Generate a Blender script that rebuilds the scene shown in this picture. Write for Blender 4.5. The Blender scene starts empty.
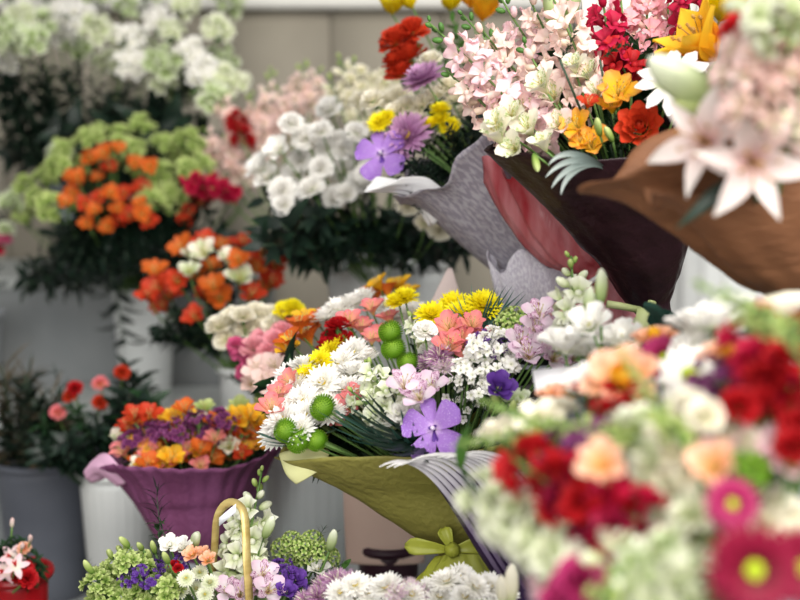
import bpy, math, random
from mathutils import Vector, Matrix, noise

R = random.Random(11)
PI = math.pi
scene = bpy.context.scene
COL = scene.collection

# ------------------------------------------------------------------ camera
F = 1111.1
CAM = Vector((0.0, 0.0, 1.5))
TILT = math.radians(8)
FWD = Vector((0, math.cos(TILT), -math.sin(TILT)))
UP = Vector((0, math.sin(TILT), math.cos(TILT)))
RIGHT = Vector((1, 0, 0))

def at(px, py, d):
    """point of the place that the photograph shows at (px, py), d metres along the view axis"""
    return CAM + FWD * d + RIGHT * ((px - 400) / F * d) + UP * ((300 - py) / F * d)

def pix(p):
    v = p - CAM
    d = v.dot(FWD)
    return (400 + v.dot(RIGHT) / d * F, 300 - v.dot(UP) / d * F)

cd = bpy.data.cameras.new('camera')
cam = bpy.data.objects.new('camera', cd)
COL.objects.link(cam)
cam.location = CAM
cam.rotation_euler = (PI / 2 - TILT, 0, 0)
cd.sensor_width = 36
cd.lens = 50
cd.clip_start = 0.05
cd.dof.use_dof = True
cd.dof.focus_distance = 1.6
cd.dof.aperture_fstop = 2.0
scene.camera = cam

# ------------------------------------------------------------------ materials
def hexc(h):
    def f(c):
        c = c / 255
        return c / 12.92 if c <= 0.04045 else ((c + 0.055) / 1.055) ** 2.4
    return (f(int(h[0:2], 16)), f(int(h[2:4], 16)), f(int(h[4:6], 16)), 1)

MATS = {}
def new_mat(name):
    m = bpy.data.materials.new(name)
    m.use_nodes = True
    nt = m.node_tree
    nt.nodes.clear()
    return m, nt

def ramp_node(nt, stops):
    r = nt.nodes.new('ShaderNodeValToRGB')
    e = r.color_ramp.elements
    while len(e) < len(stops):
        e.new(0.5)
    for k, (p, c) in enumerate(stops):
        e[k].position = p
        e[k].color = hexc(c)
    return r

def petal_mat(name, stops, transl=0.3, rough=0.55, spots=None, streak=None, var=0.12, sheen=0.0):
    """petal or leaf: colour runs along the petal (uv x), with a soft mottle and a small difference between flowers"""
    if name in MATS:
        return MATS[name]
    m, nt = new_mat(name)
    N = nt.nodes
    L = nt.links
    uv = N.new('ShaderNodeUVMap')
    sep = N.new('ShaderNodeSeparateXYZ')
    L.new(uv.outputs[0], sep.inputs[0])
    rp = ramp_node(nt, stops)
    L.new(sep.outputs[0], rp.inputs[0])
    colour = rp.outputs[0]
    tc = N.new('ShaderNodeTexCoord')
    if streak:
        # streaks along the petal: centre strip of the throat
        wv = N.new('ShaderNodeTexNoise')
        mp = N.new('ShaderNodeMapping')
        mp.inputs['Scale'].default_value = (2.5, 9, 1)
        L.new(uv.outputs[0], mp.inputs[0])
        L.new(mp.outputs[0], wv.inputs[0])
        wv.inputs['Scale'].default_value = 2.0
        gt = N.new('ShaderNodeMath'); gt.operation = 'GREATER_THAN'; gt.inputs[1].default_value = streak[1]
        L.new(wv.outputs[0], gt.inputs[0])
        mx = N.new('ShaderNodeMix'); mx.data_type = 'RGBA'
        L.new(gt.outputs[0], mx.inputs[0])
        L.new(colour, mx.inputs[6]); mx.inputs[7].default_value = hexc(streak[0])
        colour = mx.outputs[2]
    if spots:
        vo = N.new('ShaderNodeTexVoronoi')
        vo.inputs['Scale'].default_value = spots[1]
        L.new(uv.outputs[0], vo.inputs[0])
        lt = N.new('ShaderNodeMath'); lt.operation = 'LESS_THAN'; lt.inputs[1].default_value = spots[2]
        L.new(vo.outputs[0], lt.inputs[0])
        mx = N.new('ShaderNodeMix'); mx.data_type = 'RGBA'
        L.new(lt.outputs[0], mx.inputs[0])
        L.new(colour, mx.inputs[6]); mx.inputs[7].default_value = hexc(spots[0])
        colour = mx.outputs[2]
    nz = N.new('ShaderNodeTexNoise'); nz.inputs['Scale'].default_value = 6
    L.new(tc.outputs['Object'], nz.inputs[0])
    oi = N.new('ShaderNodeObjectInfo')
    ad = N.new('ShaderNodeMath'); ad.operation = 'ADD'
    L.new(nz.outputs[0], ad.inputs[0]); L.new(oi.outputs['Random'], ad.inputs[1])
    mr = N.new('ShaderNodeMapRange')
    mr.inputs[1].default_value = 0.2; mr.inputs[2].default_value = 1.8
    mr.inputs[3].default_value = 1 - var; mr.inputs[4].default_value = 1 + var
    L.new(ad.outputs[0], mr.inputs[0])
    hs = N.new('ShaderNodeHueSaturation')
    L.new(mr.outputs[0], hs.inputs['Value']); L.new(colour, hs.inputs['Color'])
    b = N.new('ShaderNodeBsdfPrincipled')
    b.inputs['Roughness'].default_value = rough
    b.inputs['Specular IOR Level'].default_value = 0.3
    if sheen:
        b.inputs['Sheen Weight'].default_value = sheen
    L.new(hs.outputs[0], b.inputs['Base Color'])
    tr = N.new('ShaderNodeBsdfTranslucent')
    L.new(hs.outputs[0], tr.inputs[0])
    ms = N.new('ShaderNodeMixShader'); ms.inputs[0].default_value = transl
    L.new(b.outputs[0], ms.inputs[1]); L.new(tr.outputs[0], ms.inputs[2])
    out = N.new('ShaderNodeOutputMaterial')
    L.new(ms.outputs[0], out.inputs[0])
    MATS[name] = m
    return m

def surf_mat(name, c1, c2, scale=8, rough=0.6, bump=0.0, stretch=(1, 1, 1), transl=0.0, metal=0.0, spec=0.4, detail=4, inner=None, alpha=1.0, bscale=None):
    """plain or mottled surface; inner = colour of the back of a sheet"""
    if name in MATS:
        return MATS[name]
    m, nt = new_mat(name)
    N = nt.nodes; L = nt.links
    tc = N.new('ShaderNodeTexCoord')
    mp = N.new('ShaderNodeMapping'); mp.inputs['Scale'].default_value = stretch
    L.new(tc.outputs['Object'], mp.inputs[0])
    nz = N.new('ShaderNodeTexNoise'); nz.inputs['Scale'].default_value = scale; nz.inputs['Detail'].default_value = detail
    L.new(mp.outputs[0], nz.inputs[0])
    rp = ramp_node(nt, [(0.3, c1), (0.7, c2)])
    L.new(nz.outputs[0], rp.inputs[0])
    colour = rp.outputs[0]
    if inner:
        g = N.new('ShaderNodeNewGeometry')
        mx = N.new('ShaderNodeMix'); mx.data_type = 'RGBA'
        L.new(g.outputs['Backfacing'], mx.inputs[0])
        L.new(colour, mx.inputs[6]); mx.inputs[7].default_value = hexc(inner)
        colour = mx.outputs[2]
    b = N.new('ShaderNodeBsdfPrincipled')
    b.inputs['Roughness'].default_value = rough
    b.inputs['Metallic'].default_value = metal
    b.inputs['Specular IOR Level'].default_value = spec
    b.inputs['Alpha'].default_value = alpha
    L.new(colour, b.inputs['Base Color'])
    if bump:
        nb = N.new('ShaderNodeTexNoise'); nb.inputs['Scale'].default_value = bscale or scale * 3; nb.inputs['Detail'].default_value = 3
        L.new(mp.outputs[0], nb.inputs[0])
        bp = N.new('ShaderNodeBump'); bp.inputs['Strength'].default_value = bump; bp.inputs['Distance'].default_value = 0.01
        L.new(nb.outputs[0], bp.inputs['Height'])
        L.new(bp.outputs[0], b.inputs['Normal'])
    sh = b.outputs[0]
    if transl:
        tr = N.new('ShaderNodeBsdfTranslucent'); L.new(colour, tr.inputs[0])
        ms = N.new('ShaderNodeMixShader'); ms.inputs[0].default_value = transl
        L.new(sh, ms.inputs[1]); L.new(tr.outputs[0], ms.inputs[2])
        sh = ms.outputs[0]
    out = N.new('ShaderNodeOutputMaterial')
    L.new(sh, out.inputs[0])
    MATS[name] = m
    return m

def print_mat(name, paper, ink, rough=0.7):
    """wrapping paper printed all over with small unreadable marks in lines"""
    if name in MATS:
        return MATS[name]
    m, nt = new_mat(name)
    N = nt.nodes; L = nt.links
    uv = N.new('ShaderNodeUVMap')
    mp = N.new('ShaderNodeMapping'); mp.inputs['Scale'].default_value = (30, 150, 1); mp.inputs['Rotation'].default_value = (0, 0, 0.35)
    L.new(uv.outputs[0], mp.inputs[0])
    br = N.new('ShaderNodeTexNoise'); br.inputs['Scale'].default_value = 1.0; br.inputs['Detail'].default_value = 3
    L.new(mp.outputs[0], br.inputs[0])
    rp = ramp_node(nt, [(0.42, paper), (0.56, ink)])
    L.new(br.outputs[0], rp.inputs[0])
    b = N.new('ShaderNodeBsdfPrincipled'); b.inputs['Roughness'].default_value = rough
    L.new(rp.outputs[0], b.inputs['Base Color'])
    out = N.new('ShaderNodeOutputMaterial'); L.new(b.outputs[0], out.inputs[0])
    MATS[name] = m
    return m

# ------------------------------------------------------------------ mesh builder
class MB:
    def __init__(self):
        self.v = []; self.f = []; self.uv = []
    def grid(self, pts, uvs, nr, nc, close=False):
        """pts: nr rows of nc points"""
        b = len(self.v)
        self.v += [tuple(p) for p in pts]
        self.uv += uvs
        for i in range(nr - 1):
            for j in range(nc - 1 if not close else nc):
                k = (j + 1) % nc
                self.f.append((b + i * nc + j, b + i * nc + k, b + (i + 1) * nc + k, b + (i + 1) * nc + j))
    def add(self, other, M):
        b = len(self.v)
        self.v += [tuple(M @ Vector(p)) for p in other.v]
        self.uv += other.uv
        self.f += [tuple(b + i for i in q) for q in other.f]
    def mesh(self, name, mat):
        me = bpy.data.meshes.new(name)
        me.from_pydata(self.v, [], self.f)
        ul = me.uv_layers.new(name='UVMap')
        for lp in me.loops:
            ul.data[lp.index].uv = self.uv[lp.vertex_index]
        me.materials.append(mat)
        me.polygons.foreach_set('use_smooth', [True] * len(me.polygons))
        me.update()
        return me

def petal(mb, L, W, prof, ang=0.0, tilt=0.3, bend=0.0, cup=0.0, nl=5, nw=2, r0=0.0, z0=0.0, ruffle=0.0, rf=3, twist=0.0, rnd=None, tip_notch=0.0, roll=0.0):
    """one petal: grows out along +x from radius r0, tilt = elevation angle at its foot, bend = change of that angle along it,
    cup = rise of the edges, ruffle = wave of the edge; then turned by ang about z"""
    ca, sa = math.cos(ang), math.sin(ang)
    x, z = r0, z0
    pts = []; uvs = []
    ph = (rnd or R).random() * 6.28
    nc = 2 * nw + 1
    for i in range(nl + 1):
        t = i / nl
        a = tilt + bend * t
        if i:
            x += math.cos(a) * L / nl
            z += math.sin(a) * L / nl
        w = W * 0.5 * prof(t)
        nx, nz = -math.sin(a), math.cos(a)
        for j in range(nc):
            s = (j - nw) / nw
            o = cup * w * s * s + ruffle * W * t * math.sin(rf * s * 2.2 + ph + 2 * t) * (0.3 + abs(s)) + roll * s * w
            back = -tip_notch * L * t * t * (1 - abs(s)) if t > 0.8 else 0
            px = x + nx * o + back * math.cos(a)
            pz = z + nz * o + back * math.sin(a)
            py = s * w + twist * t * W
            pts.append((px * ca - py * sa, px * sa + py * ca, pz))
            uvs.append((t, s * 0.5 + 0.5))
    mb.grid(pts, uvs, nl + 1, nc)

def P_oval(t): return max(0.04, math.sin(PI * min(1, 0.08 + 0.9 * t)) ** 0.7)
def P_round(t): return max(0.1, (t ** 0.6) * (1 - max(0, (t - 0.72) / 0.28) ** 2.2 * 0.75))
def P_fan(t): return 0.18 + 0.82 * t ** 0.8 if t < 0.95 else 0.92
def P_strap(t): return max(0.12, min(1, 0.45 + 1.6 * t) * (1 - max(0, (t - 0.78) / 0.22) ** 2 * 0.85))
def P_lance(t): return max(0.03, math.sin(PI * min(1, t ** 0.75 * 0.97 + 0.03)))
def P_spoon(t): return max(0.12, (0.25 + 0.75 * t ** 1.4) * (1 - max(0, (t - 0.75) / 0.25) ** 2 * 0.8))

def tube(mb, path, r0, r1, n=6, cap=True):
    pts = []; uvs = []
    m = len(path)
    for i, p in enumerate(path):
        p = Vector(p)
        t = (Vector(path[min(i + 1, m - 1)]) - Vector(path[max(i - 1, 0)])).normalized()
        a = t.orthogonal().normalized() if abs(t.z) > 0.9 else t.cross(Vector((0, 0, 1))).normalized()
        b = t.cross(a)
        r = r0 + (r1 - r0) * i / (m - 1)
        for j in range(n):
            q = 2 * PI * j / n
            pts.append(p + (a * math.cos(q) + b * math.sin(q)) * r)
            uvs.append((i / (m - 1), j / n))
    base = len(mb.v)
    mb.grid(pts, uvs, m, n, close=True)
    if cap:
        mb.f.append(tuple(base + j for j in reversed(range(n))))
        mb.f.append(tuple(base + (m - 1) * n + j for j in range(n)))

def blob(mb, rx, rz, z0=0.0, nu=8, nv=6, bump=0.0, pos=(0, 0), rnd=R):
    pts = []; uvs = []
    for i in range(nv + 1):
        v = PI * i / nv
        for j in range(nu):
            u = 2 * PI * j / nu
            k = 1 + bump * (rnd.random() - 0.5)
            pts.append((pos[0] + rx * math.sin(v) * math.cos(u) * k, pos[1] + rx * math.sin(v) * math.sin(u) * k, z0 - rz * math.cos(v) * k))
            uvs.append((i / nv, j / nu))
    mb.grid(pts, uvs, nv + 1, nu, close=True)

def bezier(p0, p1, p2, p3, n=8):
    out = []
    for i in range(n + 1):
        t = i / n; s = 1 - t
        out.append(p0 * s ** 3 + p1 * 3 * s * s * t + p2 * 3 * s * t * t + p3 * t ** 3)
    return out

# ------------------------------------------------------------------ objects
def link(name, me, parent=None, M=None):
    o = bpy.data.objects.new(name, me)
    COL.objects.link(o)
    if parent is not None:
        o.parent = parent
    if M is not None:
        o.matrix_local = M
    return o

def tag(o, label, cat, group=None):
    o['label'] = label
    o['category'] = cat
    if group:
        o['group'] = group
    return o

def struct(name, mb, mat):
    o = link(name, mb.mesh(name, mat))
    o['kind'] = 'structure'
    return o

def box(mb, x0, x1, y0, y1, z0, z1):
    b = len(mb.v)
    mb.v += [(x, y, z) for x in (x0, x1) for y in (y0, y1) for z in (z0, z1)]
    mb.uv += [(0, 0)] * 8
    for q in ((0, 1, 3, 2), (4, 6, 7, 5), (0, 4, 5, 1), (2, 3, 7, 6), (0, 2, 6, 4), (1, 5, 7, 3)):
        mb.f.append(tuple(b + i for i in q))

def box_obj(name, x0, x1, y0, y1, z0, z1, mat, parent=None, bevel=0.0):
    mb = MB(); box(mb, x0, x1, y0, y1, z0, z1)
    me = mb.mesh(name, mat)
    me.polygons.foreach_set('use_smooth', [False] * len(me.polygons))
    o = link(name, me, parent)
    if bevel:
        md = o.modifiers.new('edge', 'BEVEL'); md.width = bevel; md.segments = 2
    return o
# ------------------------------------------------------------------ colours: foot -> tip of the petal
PC = {
 'white':      [(0, 'e9ecc8'), (0.35, 'f7f5ee'), (1, 'fdfbf8')],
 'cream':      [(0, 'd3dc9a'), (0.4, 'f1ecd2'), (1, 'f7f2e4')],
 'greenwhite': [(0, 'a9c06c'), (0.45, 'e0e6c2'), (1, 'f4f4e6')],
 'limewhite':  [(0, '7fa048'), (0.5, 'c4d49a'), (1, 'f0f3e2')],
 'lime':       [(0, '55802a'), (0.5, 'a0b860'), (1, 'd2dc98')],
 'button':     [(0, '4a7c10'), (0.6, '6a9a1c'), (1, '9abf3e')],
 'yellow':     [(0, 'c9b40a'), (0.4, 'f5e312'), (1, 'fbf02a')],
 'gold':       [(0, 'd78d10'), (0.5, 'f2b21c'), (1, 'f8c93a')],
 'orange':     [(0, 'eeb030'), (0.4, 'e07626'), (1, 'd05e24')],
 'orangeyellow': [(0, 'f2e02a'), (0.55, 'f6c02a'), (1, 'f0a050')],
 'redorange':  [(0, 'de802a'), (0.35, 'ca421e'), (1, 'c63a20')],
 'peach':      [(0, 'f5c25a'), (0.5, 'f4b080'), (1, 'f6c6ae')],
 'salmon':     [(0, 'f4dc80'), (0.35, 'f3b892'), (0.7, 'ea8f88'), (1, 'e6808c')],
 'red':        [(0, '7c0a10'), (0.4, 'aa1018'), (1, 'c01a22')],
 'crimson':    [(0, '7c0a22'), (0.45, 'b5123a'), (1, 'c9204c')],
 'magenta':    [(0, '7c0e3a'), (0.5, 'a81e58'), (1, 'c23c78')],
 'darkcrimson': [(0, '4a0614'), (0.5, '7c0c2a'), (1, '9a1440')],
 'pink':       [(0, 'f2dcc0'), (0.4, 'f2b9bd'), (1, 'f0a8b4')],
 'palepink':   [(0, 'f4e8c8'), (0.35, 'fbe8de'), (1, 'f8d8d2')],
 'lightpink':  [(0, 'f6ead8'), (0.5, 'f8dcdf'), (1, 'f3c8d2')],
 'hotpink':    [(0, 'f0c6d0'), (0.5, 'e283a8'), (1, 'd6588c')],
 'lilac':      [(0, 'f4f0ee'), (0.5, 'f2e8ee'), (1, 'e4c2da')],
 'lilywhite':  [(0, 'f0c4c0'), (0.4, 'f6e2de'), (1, 'fbf5ef')],
 'mauve':      [(0, 'c48fb4'), (0.5, 'b57fae'), (1, 'd3a8cc')],
 'purple':     [(0, '4c2a78'), (0.5, '6e3f9c'), (1, '8d62b4')],
 'plum':       [(0, '3c1436'), (0.5, '6a2a5c'), (1, '8a4478')],
 'violet':     [(0, '3c1a58'), (0.5, '58308a'), (1, '6c42a0')],
 'orchid':     [(0, 'e7c9ee'), (0.22, 'a87ccc'), (1, '9266bc')],
 'cremepink':  [(0, 'f2ecc8'), (0.5, 'f8e8de'), (1, 'f5d4d2')],
 'leaf':       [(0, '233a1c'), (0.5, '1f3a22'), (1, '294a2a')],
 'darkleaf':   [(0, '101c16'), (0.5, '14241c'), (1, '1c3222')],
 'bluegreen':  [(0, '24443c'), (0.5, '2f5248'), (1, '3d665a')],
 'midleaf':    [(0, '48702e'), (0.5, '4f7a38'), (1, '5f8c48')],
 'brownleaf':  [(0, '3a3428'), (0.5, '4c4434'), (1, '6a5a48')],
 'greyleaf':   [(0, '4a5852'), (0.5, '7c8a86'), (1, 'b4bcb8')],
 'silver':     [(0, '3c2a4c'), (0.3, '6f6478'), (0.6, 'a9a6ae'), (1, 'd6d4d2')],
}
def pm(c, **k):
    leafy = 'leaf' in c or c in ('bluegreen', 'silver')
    kw = dict(transl=0.15 if leafy else 0.3, rough=0.4 if leafy else 0.6, var=0.22 if leafy else 0.1)
    kw.update(k)
    return petal_mat('petal_' + c if not leafy else 'foliage_' + c, PC[c], **kw)
def core(name, c1, c2): return surf_mat('core_' + name, c1, c2, scale=30, rough=0.8, bump=0.4)
STEM = lambda: surf_mat('stem_green', '4d6e34', '6b8a48', scale=20, rough=0.55)
DSTEM = lambda: surf_mat('stem_dark', '26392a', '3a5038', scale=20, rough=0.55)

# ------------------------------------------------------------------ bloom builders: unit diameter, facing +z, foot at the origin
def b_mum(c, rnd, n=22, centre='gold'):
    m = MB()
    for k, (tilt, L, nn) in enumerate(((-0.15, .50, n), (0.12, .48, n), (0.45, .42, n - 4), (0.8, .34, n - 8), (1.15, .25, n - 12))):
        for i in range(nn):
            a = 2 * PI * (i + 0.5 * (k % 2) + rnd.uniform(-.2, .2)) / nn
            petal(m, L * rnd.uniform(.9, 1.05), .1, P_strap, a, tilt + rnd.uniform(-.1, .1), 0.35, cup=.5, nl=4, nw=1, r0=.02, z0=.03 + .012 * k, rnd=rnd)
    d = MB(); blob(d, .1, .06, .14, 8, 5, .3, rnd=rnd)
    return [('petals', m, pm(c)), ('centre', d, core('yellow', 'c9a51c', 'e6d23a'))]

def b_button(c, rnd):
    m = MB()
    blob(m, .4, .34, .2, 14, 9)
    n = 230
    g = PI * (3 - math.sqrt(5))
    for i in range(n):
        zz = 1 - 1.5 * (i + .5) / n
        rr = math.sqrt(max(0, 1 - zz * zz)); a = g * i
        q = MB(); petal(q, .1, .07, P_strap, 0, 1.1, .6, cup=.6, nl=2, nw=1, rnd=rnd)
        dirv = Vector((rr * math.cos(a), rr * math.sin(a), zz))
        M = Matrix.Translation(Vector((dirv.x * .4, dirv.y * .4, .2 + dirv.z * .34))) @ dirv.to_track_quat('Z', 'Y').to_matrix().to_4x4()
        m.add(q, M)
    s = MB()
    for i in range(8): petal(s, .3, .16, P_lance, 2 * PI * i / 8, .1, .6, nl=3, nw=1, z0=-.08, rnd=rnd)
    return [('florets', m, pm(c)), ('sepals', s, pm('midleaf'))]

def b_gerbera(c, rnd, rows=3, centre=('c8d428', '8fae20'), n=26, w=.1):
    m = MB()
    for k in range(rows):
        for i in range(n - 2 * k):
            a = 2 * PI * (i + .5 * k + rnd.uniform(-.15, .15)) / (n - 2 * k)
            petal(m, (.46 - .07 * k) * rnd.uniform(.93, 1.03), w, P_strap, a, .08 + .22 * k + rnd.uniform(-.08, .08), -.15, cup=.25, nl=4, nw=1, r0=.05, z0=.02 + .02 * k, rnd=rnd)
    d = MB(); blob(d, .13, .06, .05, 12, 6, .25, rnd=rnd)
    for i in range(40):
        r = .12 * math.sqrt(i / 40); a = i * 2.4
        blob(d, .013, .02, .1 - r * .15, 4, 2, 0, (r * math.cos(a), r * math.sin(a)))
    return [('petals', m, pm(c)), ('centre', d, core('ger' + centre[0], *centre))]

def b_alst(c, rnd, streak=None, open_=0.75):
    m = MB(); q = MB(); s = MB()
    for i in range(3):
        a = 2 * PI * i / 3 + rnd.uniform(-.1, .1)
        petal(m, .64, .46, P_round, a, 1.3, -open_ - rnd.uniform(0, .25), cup=.35, nl=6, nw=2, r0=.02, ruffle=.04, rnd=rnd)
        petal(q, .60, .32, P_spoon, a + PI / 3, 1.35, -open_ - rnd.uniform(0, .2), cup=.5, nl=6, nw=2, r0=.015, ruffle=.03, rnd=rnd)
    for i in range(5):
        a = 2 * PI * i / 5
        tube(s, [(0, 0, .1), (.05 * math.cos(a), .05 * math.sin(a), .35), (.11 * math.cos(a), .11 * math.sin(a) - .03, .48)], .008, .008, 4)
        blob(s, .018, .026, .49, 5, 3, 0, (.11 * math.cos(a), .11 * math.sin(a) - .03))
    inner = petal_mat('streaked_' + c, [(0, 'e9d56a')] + PC[c][1:], streak=streak or ('8a3a28', .63))
    return [('outer_petals', m, pm(c)), ('inner_petals', q, inner), ('stamens', s, core('stamen', 'a8a060', 'd8c878'))]

def b_rose(c, rnd, rings=((4, 1.45, .3), (5, 1.25, .36), (5, 1.05, .42), (6, .8, .46)), inner=None, fan=.9, buds=False):
    parts = []
    m = MB(); inn = MB()
    for k, (n, tilt, L) in enumerate(rings):
        tgt = inn if (inner and k < len(rings) - 2) else m
        for i in range(n):
            a = 2 * PI * (i + .5 * (k % 2)) / n + rnd.uniform(-.15, .15)
            petal(tgt, L, L * fan, P_round, a, tilt + rnd.uniform(-.06, .06), -.55 + .9 * (k < len(rings) - 2), cup=.42, nl=5, nw=2, r0=.03 + .035 * k, z0=.05 - .01 * k, ruffle=.04, rnd=rnd)
    parts.append(('petals', m, pm(c)))
    if inner: parts.append(('inner_petals', inn, pm(inner)))
    d = MB(); blob(d, .07, .1, .18, 7, 5, .2, rnd=rnd)
    parts.append(('centre', d, core('rose' + c, 'a8b04c', 'd6d084')))
    s = MB()
    for i in range(5): petal(s, .28, .12, P_lance, 2 * PI * i / 5, .3, -.3, nl=3, nw=1, z0=0, rnd=rnd)
    parts.append(('sepals', s, pm('midleaf')))
    return parts

def b_ranunculus(c, rnd):
    rings = [(5, 1.5, .2), (6, 1.45, .25), (7, 1.35, .3), (8, 1.2, .35), (8, 1.0, .4), (8, .75, .44)]
    m = MB()
    for k, (n, tilt, L) in enumerate(rings):
        for i in range(n):
            a = 2 * PI * (i + .5 * (k % 2)) / n + rnd.uniform(-.1, .1)
            petal(m, L, L * .85, P_round, a, tilt, .55 - .12 * k, cup=.5, nl=5, nw=2, r0=.02 + .032 * k, z0=.06 - .008 * k, rnd=rnd)
    d = MB(); blob(d, .06, .1, .2, 7, 5, .2, rnd=rnd)
    return [('petals', m, pm(c)), ('centre', d, core('ran', '7c2010', 'b83c18'))]

def b_carnation(c, rnd):
    m = MB()
    for k, (n, tilt, L) in enumerate(((9, .1, .48), (9, .4, .46), (8, .75, .42), (7, 1.1, .38), (5, 1.4, .34))):
        for i in range(n):
            a = 2 * PI * (i + .5 * (k % 2) + rnd.uniform(-.2, .2)) / n
            petal(m, L * rnd.uniform(.9, 1.05), .3, P_fan, a, tilt + rnd.uniform(-.12, .12), .15, cup=.1, nl=4, nw=3, r0=.02, z0=.02 * k, ruffle=.11, rf=5, rnd=rnd)
    s = MB(); blob(s, .1, .22, -.12, 8, 5)
    return [('petals', m, pm(c)), ('calyx', s, pm('midleaf'))]

def b_lily(c, rnd, open_=1.0, wide=1.0):
    m = []
    for i in range(6):
        q = MB()
        petal(q, .66, (.26 if i % 2 else .2) * wide, P_lance, PI * i / 3 + rnd.uniform(-.08, .08), 1.15, -1.15 * open_ - rnd.uniform(0, .35), cup=.3, nl=8, nw=2, r0=.02, z0=.02 if i % 2 else 0, ruffle=.05, rnd=rnd)
        m.append(('petal', q, pm(c)))
    s = MB()
    for i in range(6):
        a = PI * i / 3 + .4
        ex, ey = .17 * math.cos(a), .17 * math.sin(a)
        tube(s, [(0, 0, .05), (ex * .4, ey * .4, .3), (ex, ey, .46)], .009, .007, 5)
        blob(s, .022, .03, .47, 6, 4, 0, (ex, ey))
    tube(s, [(0, 0, .05), (.02, 0, .3), (.03, 0, .5)], .014, .016, 6)
    m.append(('stamens', s, core('lilystamen', '9c6a30', 'c8a050')))
    return m

def b_lilybud(c, rnd):
    m = MB()
    n = 12
    pts = []; uvs = []
    prof = [(.0, .05), (.08, .11), (.25, .15), (.5, .17), (.75, .15), (.92, .09), (1, .015)]
    for i, (z, r) in enumerate(prof):
        for j in range(n):
            u = 2 * PI * j / n
            k = 1 + .14 * math.cos(3 * u)
            pts.append((r * k * math.cos(u), r * k * math.sin(u), z)); uvs.append((z, j / n))
    m.grid(pts, uvs, len(prof), n, close=True)
    return [('bud', m, pm(c))]

def b_orchid(c, rnd):
    out = []
    mat = petal_mat('orchid_petal', PC['orchid'], spots=('e6d6f0', 20, .2), rough=.45, transl=.2)
    for nm, a, L, W in (('sepal', PI / 2, .46, .32), ('petal', PI * .14, .48, .54), ('petal', PI * .86, .48, .54), ('sepal', -PI * .30, .54, .54), ('sepal', -PI * .70, .54, .54)):
        q = MB()
        petal(q, L, W, P_round, a, .38, -.45, cup=.18, nl=8, nw=4, r0=.02, z0=0 if nm == 'sepal' else .02, ruffle=.035, rf=2, rnd=rnd)
        out.append((nm, q, mat))
    q = MB(); petal(q, .2, .13, P_spoon, -PI / 2, .7, -1.0, cup=.6, nl=5, nw=2, r0=.02, z0=.03, rnd=rnd)
    petal(q, .1, .08, P_round, PI * .1, .9, -.3, cup=.5, nl=3, nw=1, z0=.03, rnd=rnd); petal(q, .1, .08, P_round, PI * .9, .9, -.3, cup=.5, nl=3, nw=1, z0=.03, rnd=rnd)
    out.append(('lip', q, pm('violet')))
    q = MB(); blob(q, .035, .07, .09, 8, 5)
    out.append(('column', q, core('column', 'efe6f2', 'd8c4e2')))
    return out

def b_cymbid(c, rnd):
    out = []
    q = MB()
    for a, L, W in ((PI / 2, .5, .26), (PI * .05, .5, .24), (PI * .95, .5, .24), (-PI * .3, .48, .26), (-PI * .7, .48, .26)):
        petal(q, L, W, P_oval, a, .5, -.4, cup=.3, nl=6, nw=2, r0=.02, rnd=rnd)
    out.append(('petals', q, pm(c)))
    q = MB(); petal(q, .3, .2, P_round, -PI / 2, .8, -1.3, cup=.5, nl=5, nw=2, z0=.03, rnd=rnd, ruffle=.06)
    out.append(('lip', q, pm('red')))
    return out

def b_scabious(c, rnd, n=300, c2='cream'):
    m = MB(); d = MB()
    g = PI * (3 - math.sqrt(5))
    for i in range(n):
        zz = 1 - 1.25 * (i + .5) / n
        rr = math.sqrt(max(0, 1 - zz * zz)); a = g * i
        dirv = Vector((rr * math.cos(a), rr * math.sin(a), zz * .8 + .05)).normalized()
        L = .40 * rnd.uniform(.7, 1.1)
        q = MB(); petal(q, L, .042, P_strap, rnd.random() * 6, 1.45, rnd.uniform(-.25, .25), cup=.3, nl=3, nw=1, rnd=rnd)
        M = Matrix.Translation(Vector((0, 0, .12))) @ dirv.to_track_quat('Z', 'Y').to_matrix().to_4x4()
        (m if i % 4 else d).add(q, M)
    return [('florets', m, pm(c)), ('stamens', d, pm(c2))]

def b_statice(c, rnd, n=26):
    m = MB(); d = MB()
    for i in range(n):
        r = .42 * math.sqrt(rnd.random()); a = rnd.random() * 6.28
        p = Vector((r * math.cos(a), r * math.sin(a), .35 - r * .55 + rnd.uniform(-.1, .1)))
        q = MB()
        for k in range(5): petal(q, .13, .1, P_fan, 2 * PI * k / 5, .9, -.4, nl=2, nw=1, ruffle=.1, rnd=rnd)
        dirv = (p + Vector((0, 0, .25))).normalized()
        m.add(q, Matrix.Translation(p) @ dirv.to_track_quat('Z', 'Y').to_matrix().to_4x4())
        tube(d, [(0, 0, -.2), p * .6, p], .008, .006, 3, cap=False)
    return [('florets', m, pm(c)), ('twigs', d, STEM())]

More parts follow.
